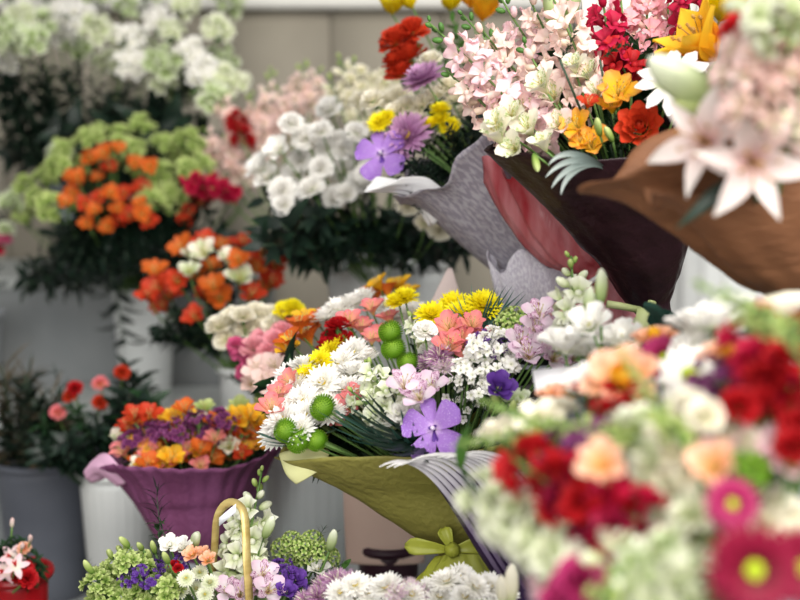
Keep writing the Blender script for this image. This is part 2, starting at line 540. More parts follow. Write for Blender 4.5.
def b_wax(c, rnd, n=14):
    m = MB(); d = MB()
    for i in range(n):
        r = .46 * math.sqrt(rnd.random()); a = rnd.random() * 6.28
        p = Vector((r * math.cos(a), r * math.sin(a), .4 - r * .4 + rnd.uniform(-.22, .12)))
        q = MB()
        for k in range(5): petal(q, .13, .14, P_round, 2 * PI * k / 5, .45, -.2, cup=.3, nl=3, nw=1, r0=.015, rnd=rnd)
        dirv = (p + Vector((0, 0, .3)) + Vector((rnd.uniform(-.3, .3), rnd.uniform(-.3, .3), 0))).normalized()
        m.add(q, Matrix.Translation(p) @ dirv.to_track_quat('Z', 'Y').to_matrix().to_4x4())
        tube(d, [(0, 0, -.5), p * .5 + Vector((0, 0, -.1)), p], .01, .006, 4, cap=False)
        for k in range(5):
            z = rnd.random()
            q = MB(); petal(q, .13, .016, P_lance, rnd.random() * 6.28, .9, 0, nl=2, nw=1, rnd=rnd)
            d.add(q, Matrix.Translation((p * .5 + Vector((0, 0, -.1))) * (1 - z) + p * z))
    return [('florets', m, pm(c)), ('twigs', d, DSTEM())]

def b_rosette(m, c, rnd, size, M, rings=((6, .1, .5), (6, .55, .42), (5, 1.05, .34)), ruf=.1):
    q = MB()
    for k, (n, tilt, L) in enumerate(rings):
        for i in range(n):
            petal(q, L * size, L * size * .8, P_round, 2 * PI * (i + .5 * (k % 2) + rnd.uniform(-.2, .2)) / n, tilt + rnd.uniform(-.15, .15), .1, cup=.25, nl=3, nw=1, r0=.02 * size, z0=.03 * k * size, ruffle=ruf, rf=3, rnd=rnd)
    m.add(q, M)

def b_cluster(c, rnd, n=12, leaf='midleaf', bl=.46):
    """a branching head of small blossoms with buds"""
    m = MB(); d = MB()
    for i in range(n):
        r = .4 * math.sqrt((i + .3) / n); a = i * 2.4 + rnd.uniform(-.3, .3)
        p = Vector((r * math.cos(a), r * math.sin(a), .3 - r * .6 + rnd.uniform(-.12, .12)))
        dirv = (p + Vector((rnd.uniform(-.2, .2), rnd.uniform(-.2, .2), .3))).normalized()
        b_rosette(m, c, rnd, bl * rnd.uniform(.75, 1.2), Matrix.Translation(p) @ dirv.to_track_quat('Z', 'Y').to_matrix().to_4x4(), rings=((5, .35, .55), (5, .95, .45)))
        tube(d, [(0, 0, -.45), p * .5 + Vector((0, 0, -.12)), p], .016, .01, 4, cap=False)
    for i in range(8):
        a = rnd.random() * 6.28; r = rnd.uniform(.1, .5)
        q = MB(); petal(q, .32, .1, P_lance, a, .7, -.4, cup=.2, nl=3, nw=1, rnd=rnd)
        d.add(q, Matrix.Translation((r * .5 * math.cos(a), r * .5 * math.sin(a), -.15)))
    return [('blossoms', m, pm(c)), ('leaves', d, pm(leaf))]

def b_hydr(c, rnd, n=26):
    m = MB()
    for i in range(n):
        zz = 1 - 1.2 * (i + .5) / n; rr = math.sqrt(max(0, 1 - zz * zz)); a = i * 2.4
        dirv = Vector((rr * math.cos(a), rr * math.sin(a), zz))
        q = MB()
        for k in range(4): petal(q, .15, .14, P_round, PI / 2 * k + rnd.random(), .3, 0, cup=.3, nl=3, nw=1, rnd=rnd)
        m.add(q, Matrix.Translation(dirv * .38) @ dirv.to_track_quat('Z', 'Y').to_matrix().to_4x4())
    d = MB()
    for i in range(n):
        zz = 1 - 1.2 * (i + .5) / n; rr = math.sqrt(max(0, 1 - zz * zz)); a = i * 2.4
        tube(d, [(0, 0, -.3), (rr * math.cos(a) * .38, rr * math.sin(a) * .38, zz * .38)], .012, .008, 3, cap=False)
    return [('florets', m, pm(c)), ('twigs', d, STEM())]

# foliage: length 1 along +z
def b_sprig(c, rnd, n=16, L=.3, W=.1, prof=P_lance, tilt=.6, start=.25):
    m = MB(); d = MB()
    path = [Vector((.06 * math.sin(3 * t / 6 + rnd.random() * .3), .05 * math.sin(2 * t / 6), t / 6)) for t in range(7)]
    tube(d, path, .012, .005, 5)
    for i in range(n):
        t = start + (1 - start) * i / n
        k = min(5, int(t * 6)); p = path[k].lerp(path[k + 1], t * 6 - k)
        q = MB(); petal(q, L * rnd.uniform(.7, 1.1), W * rnd.uniform(.8, 1.1), prof, i * 2.4 + rnd.uniform(-.3, .3), tilt + rnd.uniform(-.3, .3), -.6, cup=.2, nl=4, nw=1, rnd=rnd)
        m.add(q, Matrix.Translation(p))
    return [('leaves', m, pm(c)), ('stalk', d, DSTEM())]

def b_palm(c, rnd, n=11, spread=1.1, W=.07, bend=-.7):
    m = MB(); d = MB()
    tube(d, [(0, 0, -.4), (0, 0, 0)], .02, .015, 5)
    for i in range(n):
        s = (i - (n - 1) / 2) / ((n - 1) / 2)
        q = MB(); petal(q, 1.0 - .3 * abs(s) * rnd.uniform(.7, 1.2), W, P_lance, 0, PI / 2 + rnd.uniform(-.06, .06), bend + rnd.uniform(-.15, .15), cup=.5, nl=10, nw=1, rnd=rnd)
        m.add(q, Matrix.Rotation(s * spread, 4, 'X'))
    return [('blades', m, pm(c)), ('stalk', d, DSTEM())]

def b_roundleaf(c, rnd):
    m = MB()
    petal(m, 1, 1.0, lambda t: max(.15, math.sin(PI * min(.97, .12 + .85 * t)) ** .5), 0, 1.2, -.5, cup=.12, nl=8, nw=4, ruffle=.03, rnd=rnd)
    return [('blade', m, pm(c))]

def b_blade(c, rnd):
    m = MB()
    petal(m, 1, .2, P_lance, 0, 1.5, -.7, cup=.25, nl=10, nw=2, ruffle=.02, rnd=rnd)
    return [('blade', m, pm(c))]

# spike pieces
def b_snapfloret(c, rnd, throat='e8e4b0'):
    q = MB()
    for a, L, W, tl, bd in ((.5, .52, .62, 1.35, -.9), (-.5, .52, .62, 1.35, -.9), (PI, .46, .52, 1.0, -1.3), (PI - 1.0, .44, .52, 1.0, -1.3), (PI + 1.0, .44, .52, 1.0, -1.3)):
        petal(q, L, W, P_fan, a, tl, bd, cup=.25, nl=5, nw=2, r0=.1, z0=.12, ruffle=.15, rf=4, rnd=rnd)
    pts = []; uvs = []
    for i, (z, r) in enumerate(((-.32, .06), (-.2, .13), (0, .15), (.16, .13))):
        for j in range(8):
            u = 2 * PI * j / 8
            pts.append((r * math.cos(u), r * math.sin(u), z)); uvs.append((.2, j / 8))
    q.grid(pts, uvs, 4, 8, close=True)
    blob(q, .15, .12, .22, 8, 5, pos=(-.08, 0))
    return q
def b_stockfloret(c, rnd):
    q = MB()
    b_rosette(q, c, rnd, 1.0, Matrix(), rings=((5, .05, .5), (5, .4, .46), (5, .8, .38), (4, 1.2, .3)), ruf=.13)
    tube(q, [(0, 0, -.4), (0, 0, .02)], .05, .08, 6)
    return q
def b_budmesh(rnd):
    q = MB(); blob(q, .2, .34, .2, 7, 5)
    return q

# ------------------------------------------------------------------ kinds: builder, name, category, what the label calls it
KINDS = {
 'mum':   (b_mum, 'chrysanthemum', 'flower', 'double chrysanthemum'),
 'button': (b_button, 'button_chrysanthemum', 'flower', 'button chrysanthemum'),
 'gerb':  (b_gerbera, 'gerbera', 'flower', 'gerbera daisy'),
 'daisy': (lambda c, r: b_gerbera(c, r, 1, ('d8c428', 'e8d83a'), 11, .17), 'daisy', 'flower', 'broad-petalled daisy'),
 'anem':  (lambda c, r: b_gerbera(c, r, 2, ('c8d428', 'b4c840'), 12, .22), 'anemone', 'flower', 'round open blossom'),
 'alst':  (b_alst, 'alstroemeria', 'flower', 'alstroemeria'),
 'alstp': (lambda c, r: b_alst(c, r, ('8c2470', .53)), 'alstroemeria', 'flower', 'purple-streaked alstroemeria'),
 'alstg': (lambda c, r: b_alst(c, r, ('8fae58', .52), .5), 'alstroemeria', 'flower', 'green-tinged alstroemeria'),
 'rose':  (b_rose, 'rose', 'flower', 'layered rose'),
 'lisi':  (lambda c, r: b_rose(c, r, ((3, 1.45, .36), (4, 1.2, .46), (5, .95, .54)), fan=1.0), 'lisianthus', 'flower', 'cupped lisianthus'),
 'prose': (lambda c, r: b_rose(c, r, inner='gold'), 'rose', 'flower', 'rose'),
 'ran':   (b_ranunculus, 'ranunculus', 'flower', 'ranunculus'),
 'carn':  (b_carnation, 'carnation', 'flower', 'ruffled carnation'),
 'lily':  (b_lily, 'lily', 'flower', 'lily'),
 'cuplily': (lambda c, r: b_lily(c, r, .2, 1.75), 'lily', 'flower', 'half-open lily'),
 'lilybud': (b_lilybud, 'lily_bud', 'flower', 'closed lily bud'),
 'bud':   (b_lilybud, 'flower_bud', 'flower', 'closed flower bud'),
 'orchid': (b_orchid, 'orchid', 'flower', 'orchid'),
 'cymb':  (b_cymbid, 'orchid', 'flower', 'red-lipped orchid'),
 'scab':  (b_scabious, 'scabious', 'flower', 'fluffy scabious'),
 'stat':  (b_statice, 'statice', 'flower', 'statice'),
 'wax':   (b_wax, 'waxflower', 'flower', 'waxflower spray'),
 'clus':  (b_cluster, 'blossom_stem', 'flower', 'blossom stem'),
 'hydr':  (b_hydr, 'hydrangea', 'flower', 'clustered hydrangea head'),
 'sprig': (b_sprig, 'leafy_sprig', 'foliage', 'leafy sprig'),
 'bush':  (lambda c, r: b_sprig(c, r, 26, .24, .085, P_lance, .8, .1), 'leafy_branch', 'foliage', 'bushy leaf branch'),
 'spiky': (lambda c, r: b_sprig(c, r, 34, .3, .022, P_lance, .9, .1), 'needle_sprig', 'foliage', 'spiky sprig'),
 'bupl':  (lambda c, r: b_sprig(c, r, 20, .2, .16, P_round, .5, .25), 'leafy_sprig', 'foliage', 'round-leafed sprig'),
 'palm':  (b_palm, 'palm_frond', 'foliage', 'narrow-bladed palm frond'),
 'grass': (lambda c, r: b_palm(c, r, 9, .75, .04, -.2), 'palm_frond', 'foliage', 'fanned palm frond'),
 'rleaf': (b_roundleaf, 'round_leaf', 'foliage', 'round leaf'),
 'blade': (b_blade, 'long_leaf', 'foliage', 'long leaf'),
}
SPIKES = {'snap': ('snapdragon', 'snapdragon spike'), 'stock': ('stock_flower', 'ruffled stock spike')}
CN = {'white': 'white', 'cream': 'cream', 'greenwhite': 'greenish-white', 'limewhite': 'lime-white', 'lime': 'lime-green', 'button': 'green', 'yellow': 'bright yellow', 'gold': 'golden',
 'orange': 'orange', 'orangeyellow': 'yellow-orange', 'redorange': 'red-orange', 'peach': 'peach', 'salmon': 'salmon-pink', 'red': 'red', 'crimson': 'crimson', 'magenta': 'magenta',
 'darkcrimson': 'dark crimson', 'pink': 'pink', 'palepink': 'pale pink', 'lightpink': 'light pink', 'lilywhite': 'blush-white', 'hotpink': 'bright pink', 'lilac': 'lilac-white', 'mauve': 'mauve', 'purple': 'purple', 'plum': 'plum',
 'violet': 'violet', 'orchid': 'speckled violet', 'cremepink': 'blush-cream', 'leaf': 'green', 'darkleaf': 'dark green', 'bluegreen': 'blue-green', 'midleaf': 'mid-green', 'brownleaf': 'brownish', 'greyleaf': 'grey-green', 'silver': 'silvery'}

PROTO = {}
def proto(kind, c, var):
    k = (kind, c, var)
    if k not in PROTO:
        rnd = random.Random(sum(map(ord, kind + c)) * 7 + var)
        PROTO[k] = [(n, mb.mesh(n, mat)) for n, mb, mat in KINDS[kind][0](c, rnd)]
    return PROTO[k]
SPROTO = {}
def sproto(kind, c, var):
    k = (kind, c, var)
    if k not in SPROTO:
        rnd = random.Random(sum(map(ord, kind + c)) * 5 + var)
        SPROTO[k] = (b_snapfloret if kind == 'snap' else b_stockfloret)(c, rnd).mesh('floret', pm(c))
    return SPROTO[k]

THINGS = []      # (root, kind, colour, cluster, head position)
CLUSTER = {}     # cluster -> (foot, place phrase, group phrase)

MID = {}         # cluster -> a point in the mouth of its wrapping that the stems pass
def stem_path(foot, head, facing, cl, n=7):
    d = (head - foot).length
    m = MID.get(cl)
    if m is None:
        return bezier(Vector((0, 0, 0)), (head - foot).normalized() * d * .35, (head - foot) - facing * d * .25, head - foot, n)
    c1 = (m - foot) * .75; c2 = (m - foot) * .8 + ((head - foot) - (m - foot)) * .45
    return bezier(Vector((0, 0, 0)), c1, c2, head - foot, n + 3)
def stem_mesh(foot, head, facing, r, cl=None):
    path = stem_path(foot, head, facing, cl)
    mb = MB(); tube(mb, path, r, r * .75, 6)
    return mb

def facing_of(head, foot, rnd, cam_w=.45, up_w=.3, jit=.3):
    v = (head - foot).normalized() * .6 + (CAM - head).normalized() * cam_w + Vector((0, 0, up_w))
    v += Vector((rnd.uniform(-1, 1), rnd.uniform(-1, 1), rnd.uniform(-1, 1))) * jit
    return v.normalized()

def foot_of(cl, rnd=R, s=.012):
    f = CLUSTER[cl][0]
    return f + Vector((rnd.uniform(-s, s), rnd.uniform(-s, s), rnd.uniform(-s, s)))

def bloom(cl, kind, c, px, py, d, size, face=None, label=None, spin=None, cam_w=.45, up_w=.3, jit=.3, stem_r=.0022, nostem=False):
    """one flower on its own stem; its head where the photograph shows it, its stem down to the tie of its bunch"""
    head = at(px, py, d)
    foot = foot_of(cl)
    fc = Vector(face).normalized() if face else facing_of(head, foot, R, cam_w, up_w, jit)
    name = KINDS[kind][1]
    root = link(name, None); root.location = foot
    THINGS.append((root, kind, c, cl, head, label))
    q = fc.to_track_quat('Z', 'Y')
    M = Matrix.Translation(head - foot - fc * size * .12) @ q.to_matrix().to_4x4() @ Matrix.Rotation(R.random() * 6.28 if spin is None else spin, 4, 'Z') @ Matrix.Scale(size, 4)
    headpart = None
    for n, me in proto(kind, c, R.randrange(3) if kind not in ('orchid', 'lily', 'cuplily') else 0):
        if headpart is None and n in ('petals', 'florets', 'outer_petals', 'blossoms'):
            headpart = link('flower_head', me, root, M)
        elif headpart is not None and n in ('centre', 'stamens', 'inner_petals', 'sepals', 'calyx', 'lip'):
            link(n, me, headpart)            # a piece of the flower head
        else:
            link(n, me, root, M)
    if not nostem:
        link('stem', stem_mesh(foot, head - fc * size * .12, fc, stem_r, cl).mesh('stem', STEM()), root)
    return root

def spray(cl, kind, c, bx, by, bd, tx, ty, td, label=None, spin=None, nostem=False):
    """foliage growing from one point to another"""
    a = at(bx, by, bd); b = at(tx, ty, td)
    foot = foot_of(cl)
    name = KINDS[kind][1]
    root = link(name, None); root.location = foot
    THINGS.append((root, kind, c, cl, a.lerp(b, .6), label))
    v = b - a
    M = Matrix.Translation(a - foot) @ v.to_track_quat('Z', 'Y').to_matrix().to_4x4() @ Matrix.Rotation(R.random() * 6.28 if spin is None else spin, 4, 'Z') @ Matrix.Scale(v.length, 4)
    for n, me in proto(kind, c, R.randrange(3)):
        link(n, me, root, M)
    if (a - foot).length > .02 and not nostem:
        link('stem', stem_mesh(foot, a, v.normalized(), .0022, cl).mesh('stem', DSTEM()), root)
    return root

def spike(cl, kind, c, bx, by, bd, tx, ty, td, fl=.034, n=None, buds=.3, label=None, bow=.0, gap=.5, tipc='lime'):
    """a flower spike: open florets all round its lower part, buds towards its tip"""
    a = at(bx, by, bd); b = at(tx, ty, td)
    foot = foot_of(cl)
    name = SPIKES[kind][0]
    root = link(name, None); root.location = foot
    v = b - a; L = v.length; dr = v.normalized()
    THINGS.append((root, kind, c, cl, a.lerp(b, .5), label))
    side = dr.orthogonal().normalized(); oth = dr.cross(side)
    n = n or max(8, min(60, int(L / fl * 2.2 / gap)))
    nb = int(n * buds)
    ctr = lambda t: a + v * t + side * bow * L * math.sin(PI * t)
    for i in range(n):
        t = (i / (n - 1)) ** (0.9)
        ang = i * 2.4 + R.uniform(-.25, .25)
        out = side * math.cos(ang) + oth * math.sin(ang)
        isb = i >= n - nb
        f = (i - (n - nb)) / max(1, nb) if isb else 0
        elev = .25 + .5 * t + (.4 * f)
        fc = (out * math.cos(elev) + dr * math.sin(elev)).normalized()
        if isb:
            s = fl * (.78 - .48 * f); rad = fl * (.24 - .18 * f)
            me = budmesh(tipc if f > .35 else c)
        else:
            s = fl * R.uniform(.88, 1.1) * (1 - .22 * t); rad = fl * .3
            me = sproto(kind, c, R.randrange(3))
        zq = fc.to_track_quat('Z', 'Y').to_matrix().to_4x4()
        # turn the upper lip towards the tip
        xl = zq.inverted().to_3x3() @ dr
        M = Matrix.Translation(ctr(t) + out * rad - foot) @ zq @ Matrix.Rotation(math.atan2(xl.y, xl.x) + R.uniform(-.3, .3), 4, 'Z') @ Matrix.Scale(s, 4)
        link('bud' if isb else 'floret', me, root, M)
    mb = MB()
    path = stem_path(foot, a, dr, cl)[:-1] + [ctr(k / 5) - foot for k in range(6)]
    tube(mb, path, .0028, .0016, 6)
    link('stem', mb.mesh('stem', STEM()), root)
    return root
BUDM = {}
def budmesh(c):
    if c not in BUDM:
        BUDM[c] = b_budmesh(R).mesh('bud', pm(c))
    return BUDM[c]
# ------------------------------------------------------------------ wraps, buckets, setting
def catmull(a, b, c, d, t):
    return 0.5 * ((2 * b) + (-a + c) * t + (2 * a - 5 * b + 4 * c - d) * t * t + (-a + 3 * b - 3 * c + d) * t ** 3)

def sheet(stations, u0=0.0, u1=2 * PI, nu=72, nv=36, rim=None, pleat=0.0, np_=9, crinkle=0.0, seed=0, flare=0.0, rimv=.2, fine=None):
    """paper rolled round a bunch: stations run from the neck to the mouth, each the two sides of the roll (lx, ly, rx, ry, depth, roundness)"""
    st = []
    for lx, ly, rx, ry, d, k in stations:
        l = at(lx, ly, d); r = at(rx, ry, d)
        st.append([(l + r) / 2, (r - l) / 2, k])
    n = len(st)
    mb = MB(); pts = []; uvs = []
    rows = nv + 1
    frames = []
    for i in range(rows):
        s = i / nv * (n - 1); k = min(n - 2, int(s)); t = s - k
        g = lambda q: st[max(0, min(n - 1, q))]
        c = catmull(g(k - 1)[0], g(k)[0], g(k + 1)[0], g(k + 2)[0], t)
        a = catmull(g(k - 1)[1], g(k)[1], g(k + 1)[1], g(k + 2)[1], t)
        kk = g(k)[2] * (1 - t) + g(k + 1)[2] * t
        frames.append((c, a, kk))
    for i in range(rows):
        c, a, kk = frames[i]
        ax = (frames[min(i + 1, rows - 1)][0] - frames[max(i - 1, 0)][0]).normalized()
        b = a.cross(ax).normalized() * a.length * kk
        if b.dot(CAM - c) < 0: b = -b
        v = i / nv
        for j in range(nu + 1):
            u = u0 + (u1 - u0) * j / nu
            # u = 0 right side, PI/2 towards the viewer, PI left side
            rad = 1 + pleat * math.sin(np_ * u + 2 * v + seed) * (.35 + .65 * v) + pleat * .5 * math.sin(2.3 * np_ * u + 1 + seed - 3 * v)
            p = c + (a * math.cos(u) + b * math.sin(u)) * rad
            if fine:
                p = p + (a * math.cos(u) + b * math.sin(u)) * fine[0] * math.sin(fine[1] * u + 1.5 * math.sin(3 * u)) * max(0, (v - .45) / .55) ** 1.2
            if crinkle:
                q = noise.noise_vector(p * 22 + Vector((seed, 0, 0))) + noise.noise_vector(p * 55) * .4
                p = p + q * crinkle * (1.0 if v < .35 else .45)
            if rim:
                e = rim(u) * max(0, (v - (1 - rimv)) / rimv) ** 1.5
                p = p + ax * e + (a * math.cos(u) + b * math.sin(u)).normalized() * flare * max(0, (v - .85) / .15) ** 2
            pts.append(p); uvs.append((v, j / nu))
    mb.grid(pts, uvs, rows, nu + 1)
    return mb

def rooted(parts, base):
    """move part meshes so that they sit under an Empty at base"""
    for o in parts:
        if o.type == 'MESH':
            o.data.transform(Matrix.Translation(-base))

def wrap(name, label, group, base, sheets, extras=()):
    """sheets: (part name, MB, material, label or None)"""
    root = link(name, None); root.location = base
    tag(root, label, 'flower wrapping', group)
    for pn, mb, mat, lb in sheets:
        me = mb.mesh(pn, mat); me.transform(Matrix.Translation(-base))
        o = link(pn, me, root)
        if lb: o['label'] = lb
        md = o.modifiers.new('thickness', 'SOLIDIFY'); md.thickness = .0008; md.offset = 0
    return root

def bow_mb(c, right, up, tow, size, tails=True, w=.02):
    """a tied ribbon bow: two loops, a knot and two tails"""
    mb = MB()
    for sg in (-1, 1):
        pts = []; uvs = []
        for i in range(17):
            a = 2 * PI * i / 16
            x = sg * (size * .55 * (1 - math.cos(a)) * .5 * 1.8)
            z = size * .3 * math.sin(a)
            for j in (-1, 1):
                pts.append(c + right * x + up * (z + .2 * abs(x)) + tow * (w * .5 * j + .01)); uvs.append((i / 16, (j + 1) / 2))
        mb.grid(pts, uvs, 17, 2)
    if tails:
        for sg in (-1, 1):
            pts = []; uvs = []
            for i in range(9):
                t = i / 8
                for j in (-1, 1):
                    pts.append(c + right * (sg * size * .5 * t + w * .6 * j) - up * (size * 1.1 * t * t + .3 * size * t) + tow * (.012 + .015 * math.sin(3 * t))); uvs.append((t, (j + 1) / 2))
            mb.grid(pts, uvs, 9, 2)
    k = MB(); blob(k, w * .8, w * .8)
    mb.add(k, Matrix.Translation(c + tow * .012))
    return mb

def bucket(name, label, px, py, d, wpx, h, mat, ribs=0, taper=.78, rim_h=.02, group=None, handle=False, on=None):
    """a hollow tapered pail, its rim where the photograph shows it"""
    r = wpx / F * d / 2
    c = at(px, py, d)
    if on is not None: h = c.z - on
    base = Vector((c.x, c.y + r, c.z - h))
    root = link(name, None); root.location = base
    tag(root, label, 'bucket', group)
    n = 96
    def ring(rr, z, rib):
        return [(rr * math.cos(2 * PI * j / n) * (1 + rib * (.022 if (j // 2) % 2 else 0)), rr * math.sin(2 * PI * j / n) * (1 + rib * (.022 if (j // 2) % 2 else 0)), z) for j in range(n)]
    mb = MB(); pts = []; uvs = []
    prof = [(0.001, .0, 0), (r * taper * .98, .0, 0), (r * taper, .006, 0), (r * (taper + (1 - taper) * .06), h * .06, 1 if ribs else 0), (r * (taper + (1 - taper) * .88), h * .88, 1 if ribs else 0), (r * (taper + (1 - taper) * .9), h * .9, 0), (r, h, 0), (r * .985, h, 0), (r * taper * .96, .012, 0), (0.001, .012, 0)]
    for i, (rr, z, rb) in enumerate(prof):
        pts += ring(rr, z, rb); uvs += [(i / 9, j / n) for j in range(n)]
    mb.grid(pts, uvs, len(prof), n, close=True)
    me = mb.mesh('body', mat)
    link('body', me, root)
    mb = MB(); pts = []; uvs = []
    for i in range(9):
        a = 2 * PI * i / 8
        pts += [((r + .004 + .006 * math.cos(a)) * math.cos(2 * PI * j / n), (r + .004 + .006 * math.cos(a)) * math.sin(2 * PI * j / n), h + rim_h * .45 * math.sin(a) - .004) for j in range(n)]
        uvs += [(0, 0)] * n
    mb.grid(pts, uvs, 9, n, close=True)
    link('rim', mb.mesh('rim', mat), root)
    if handle:
        mb = MB(); tube(mb, [(r * 1.03 * math.cos(t), -r * 1.03 * math.sin(t) * .75 , h - .015 - .5 * r * math.sin(t)) for t in [PI * k / 16 for k in range(17)]], .0025, .0025, 6)
        link('handle', mb.mesh('handle', surf_mat('wire', '8c9094', 'a4a8ac', metal=.8, rough=.4)), root)
    water = MB(); blob(water, r * .86, .004, 0, 24, 4)
    me = water.mesh('water', surf_mat('water_dark', '2a3430', '3a4640', rough=.1)); me.transform(Matrix.Translation((0, 0, h * .6)))
    link('water', me, root)
    return root

# materials
M_WALL = surf_mat('plaster_wall', '928b7e', 'a0998b', scale=3, rough=.9, bump=.15, bscale=30)
M_TRIM = surf_mat('painted_trim', 'dcdad4', 'e6e4de', scale=5, rough=.6)
M_STEP = surf_mat('grey_painted_step', '7e8284', '8c8f90', scale=4, rough=.7, bump=.08, bscale=20)
M_LIP = surf_mat('pale_step_edge', 'b4b8b6', 'c2c5c3', scale=4, rough=.6)
M_FLOOR = surf_mat('concrete_floor', '5c5a5a', '747272', scale=6, rough=.85, bump=.2)
M_BENCH = surf_mat('wooden_bench', '5a4c42', '6e5e50', scale=4, rough=.7, stretch=(1, 8, 8))
M_WHITEP = surf_mat('white_plastic', 'd8dcdc', 'e4e7e6', scale=6, rough=.45, transl=.12)
M_GREYP = surf_mat('grey_plastic', '8e9298', '9ca0a6', scale=6, rough=.5)
M_BLUEP = surf_mat('bluish_plastic', 'a4b0ba', 'b4bec6', scale=6, rough=.5)
M_REDPOT = surf_mat('red_ceramic', '8c1018', 'a4161c', scale=6, rough=.3)

# floor, walls
mb = MB(); box(mb, -3.2, 3.2, -1.2, 4.05, -.12, 0); struct('floor', mb, M_FLOOR)
YW = 3.72
mb = MB(); box(mb, -3.2, 3.2, YW, YW + .15, 0, 1.93); struct('wall_back', mb, M_WALL)
mb = MB()
for i in range(17):      # wide upright boards in front of the plaster
    x = -3.1 + i * .36
    box(mb, x, x + .35, YW - .018, YW, .1, 1.93)
o = struct('trim_1', mb, M_WALL)
mb = MB(); box(mb, -3.2, 3.2, YW - .07, YW + .15, 1.93, 1.975); struct('trim_2', mb, M_TRIM)
mb = MB(); box(mb, -3.2, 3.2, YW + .05, YW + .15, 1.975, 3.2); struct('wall_upper', mb, surf_mat('upper_wall', '8c8a86', '9a9892', scale=3, rough=.9))
mb = MB(); box(mb, -3.35, -3.2, -1.2, 4.05, 0, 3.2); struct('wall_left', mb, M_WALL)

def step(name, label, x0, x1, y0, y1, z):
    root = link(name, None); root.location = ((x0 + x1) / 2, (y0 + y1) / 2, 0)
    tag(root, label, 'display step')
    X = (x1 - x0) / 2; Y = (y1 - y0) / 2
    box_obj('riser_box', -X, X, -Y + .015, Y, 0, z - .035, M_STEP, root, .004)
    o = box_obj('top_board', -X, X, -Y, Y, z - .035, z, M_LIP, root, .004)
    o['label'] = 'paler top board'
    return root
step('display_step', 'tall grey display step against the wall, with a pale top edge', -2.4, -.42, 3.18, 3.69, 1.12)
step('display_step', 'middle grey display step below the orange and lime flowers', -2.4, -.35, 2.80, 3.175, .80)
step('display_step', 'low grey display step carrying the dark foliage pails', -2.4, -.2, 2.33, 2.795, .42)
def bench(label, x0, x1, y0, y1, z):
    root = link('display_bench', None); root.location = ((x0 + x1) / 2, (y0 + y1) / 2, 0)
    tag(root, label, 'bench')
    X = (x1 - x0) / 2; Y = (y1 - y0) / 2
    box_obj('bench_top', -X, X, -Y, Y, z - .03, z, M_BENCH, root, .003)
    for sx in (-1, 1):
        for sy in (-1, 1):
            cx, cy = sx * (X - .04), sy * (Y - .04)
            box_obj('leg', cx - .025, cx + .025, cy - .025, cy + .025, 0, z - .03, M_BENCH, root)
bench('low wooden bench under the wrapped bunches', -1.3, .14, 1.25, 2.32, .5)
bench('taller wooden bench under the brown paper bunches', .17, 1.5, 1.2, 2.25, .86)
bench('narrow wooden bench under the blurred front flowers', .05, .95, .55, 1.1, .62)

# ---------------------------------------------------------------- pails
bucket('flower_bucket', 'bluish grey bucket on the tall step under white lime blossoms', 92, 152, 3.3, 132, .35, M_BLUEP, on=1.12)
bucket('flower_bucket', 'tall white fluted bucket under the orange and lime flowers', 136, 292, 2.95, 62, .31, M_WHITEP, ribs=1, on=.80)
bucket('flower_bucket', 'dark grey bucket of brownish foliage on the low step', 30, 470, 2.55, 104, .30, surf_mat('slate_plastic', '50545e', '5c606a', scale=6), on=.42)
bucket('flower_bucket', 'white fluted bucket of dark foliage with red flowers on low step', 107, 478, 2.45, 74, .29, M_WHITEP, ribs=1, on=.42)
bucket('flower_bucket', 'white bucket under the dark leaves of the white stocks', 386, 268, 2.5, 128, .36, M_WHITEP, on=.8)
bucket('flower_bucket', 'slim white bucket under the orange and cream alstroemeria', 245, 372, 2.5, 60, .3, M_WHITEP, ribs=1, on=.68)
bucket('flower_bucket', 'wide pale grey bucket behind the olive green wrapping', 306, 446, 2.16, 96, .36, surf_mat('pale_pail', 'c4cccd', 'd0d6d6', scale=6, rough=.5), ribs=1, on=.5)
bucket('flower_bucket', 'pale fluted bucket between olive wrapping and pink paper', 392, 466, 2.14, 110, .36, M_WHITEP, ribs=1, on=.5)
bucket('flower_bucket', 'white ribbed bucket beside the dark brown wrapping', 742, 222, 1.95, 175, .42, M_WHITEP, ribs=1, on=.86)

bucket('flower_bucket', 'grey bucket holding the printed paper bunch', 575, 378, 1.86, 110, .25, M_GREYP, on=.86)
bucket('flower_bucket', 'grey bucket holding the dark brown paper bunch', 658, 356, 1.52, 96, .25, M_GREYP, on=.86)
bucket('flower_bucket', 'grey bucket holding the kraft paper bunch', 806, 345, 1.22, 110, .25, M_GREYP, on=.86)
bucket('flower_bucket', 'grey bucket holding the olive paper bunch', 478, 612, 1.6, 104, .25, M_GREYP, on=.5)
bucket('flower_bucket', 'bucket holding the white and mauve flowers below the lime film', 410, 672, 1.42, 120, .25, M_GREYP, on=.5)
bucket('flower_pot', 'dark plum pot under the beige pink paper sleeve', 388, 552, 1.99, 64, .2, surf_mat('plum_pot', '2a1420', '3a1c2c', rough=.5), on=.5)
def pedestal(label, px0, px1, d, z, dep):
    a = at(px0, 300, d).x; b = at(px1, 300, d).x
    root = link('pedestal', None); y0 = at(0, 300, d).y; root.location = ((a + b) / 2, y0 + dep / 2, 0)
    tag(root, label, 'pedestal')
    X = (b - a) / 2; Y = dep / 2
    box_obj('column_box', -X * .9, X * .9, -Y * .9, Y * .9, 0, z - .03, M_STEP, root, .004)
    box_obj('top_board', -X, X, -Y, Y, z - .03, z, M_LIP, root, .004)
pedestal('tall grey pedestal under the white stock bucket', 320, 452, 2.47, .8, .34)
pedestal('short grey pedestal under the slim white alstroemeria bucket', 208, 284, 2.47, .68, .2)
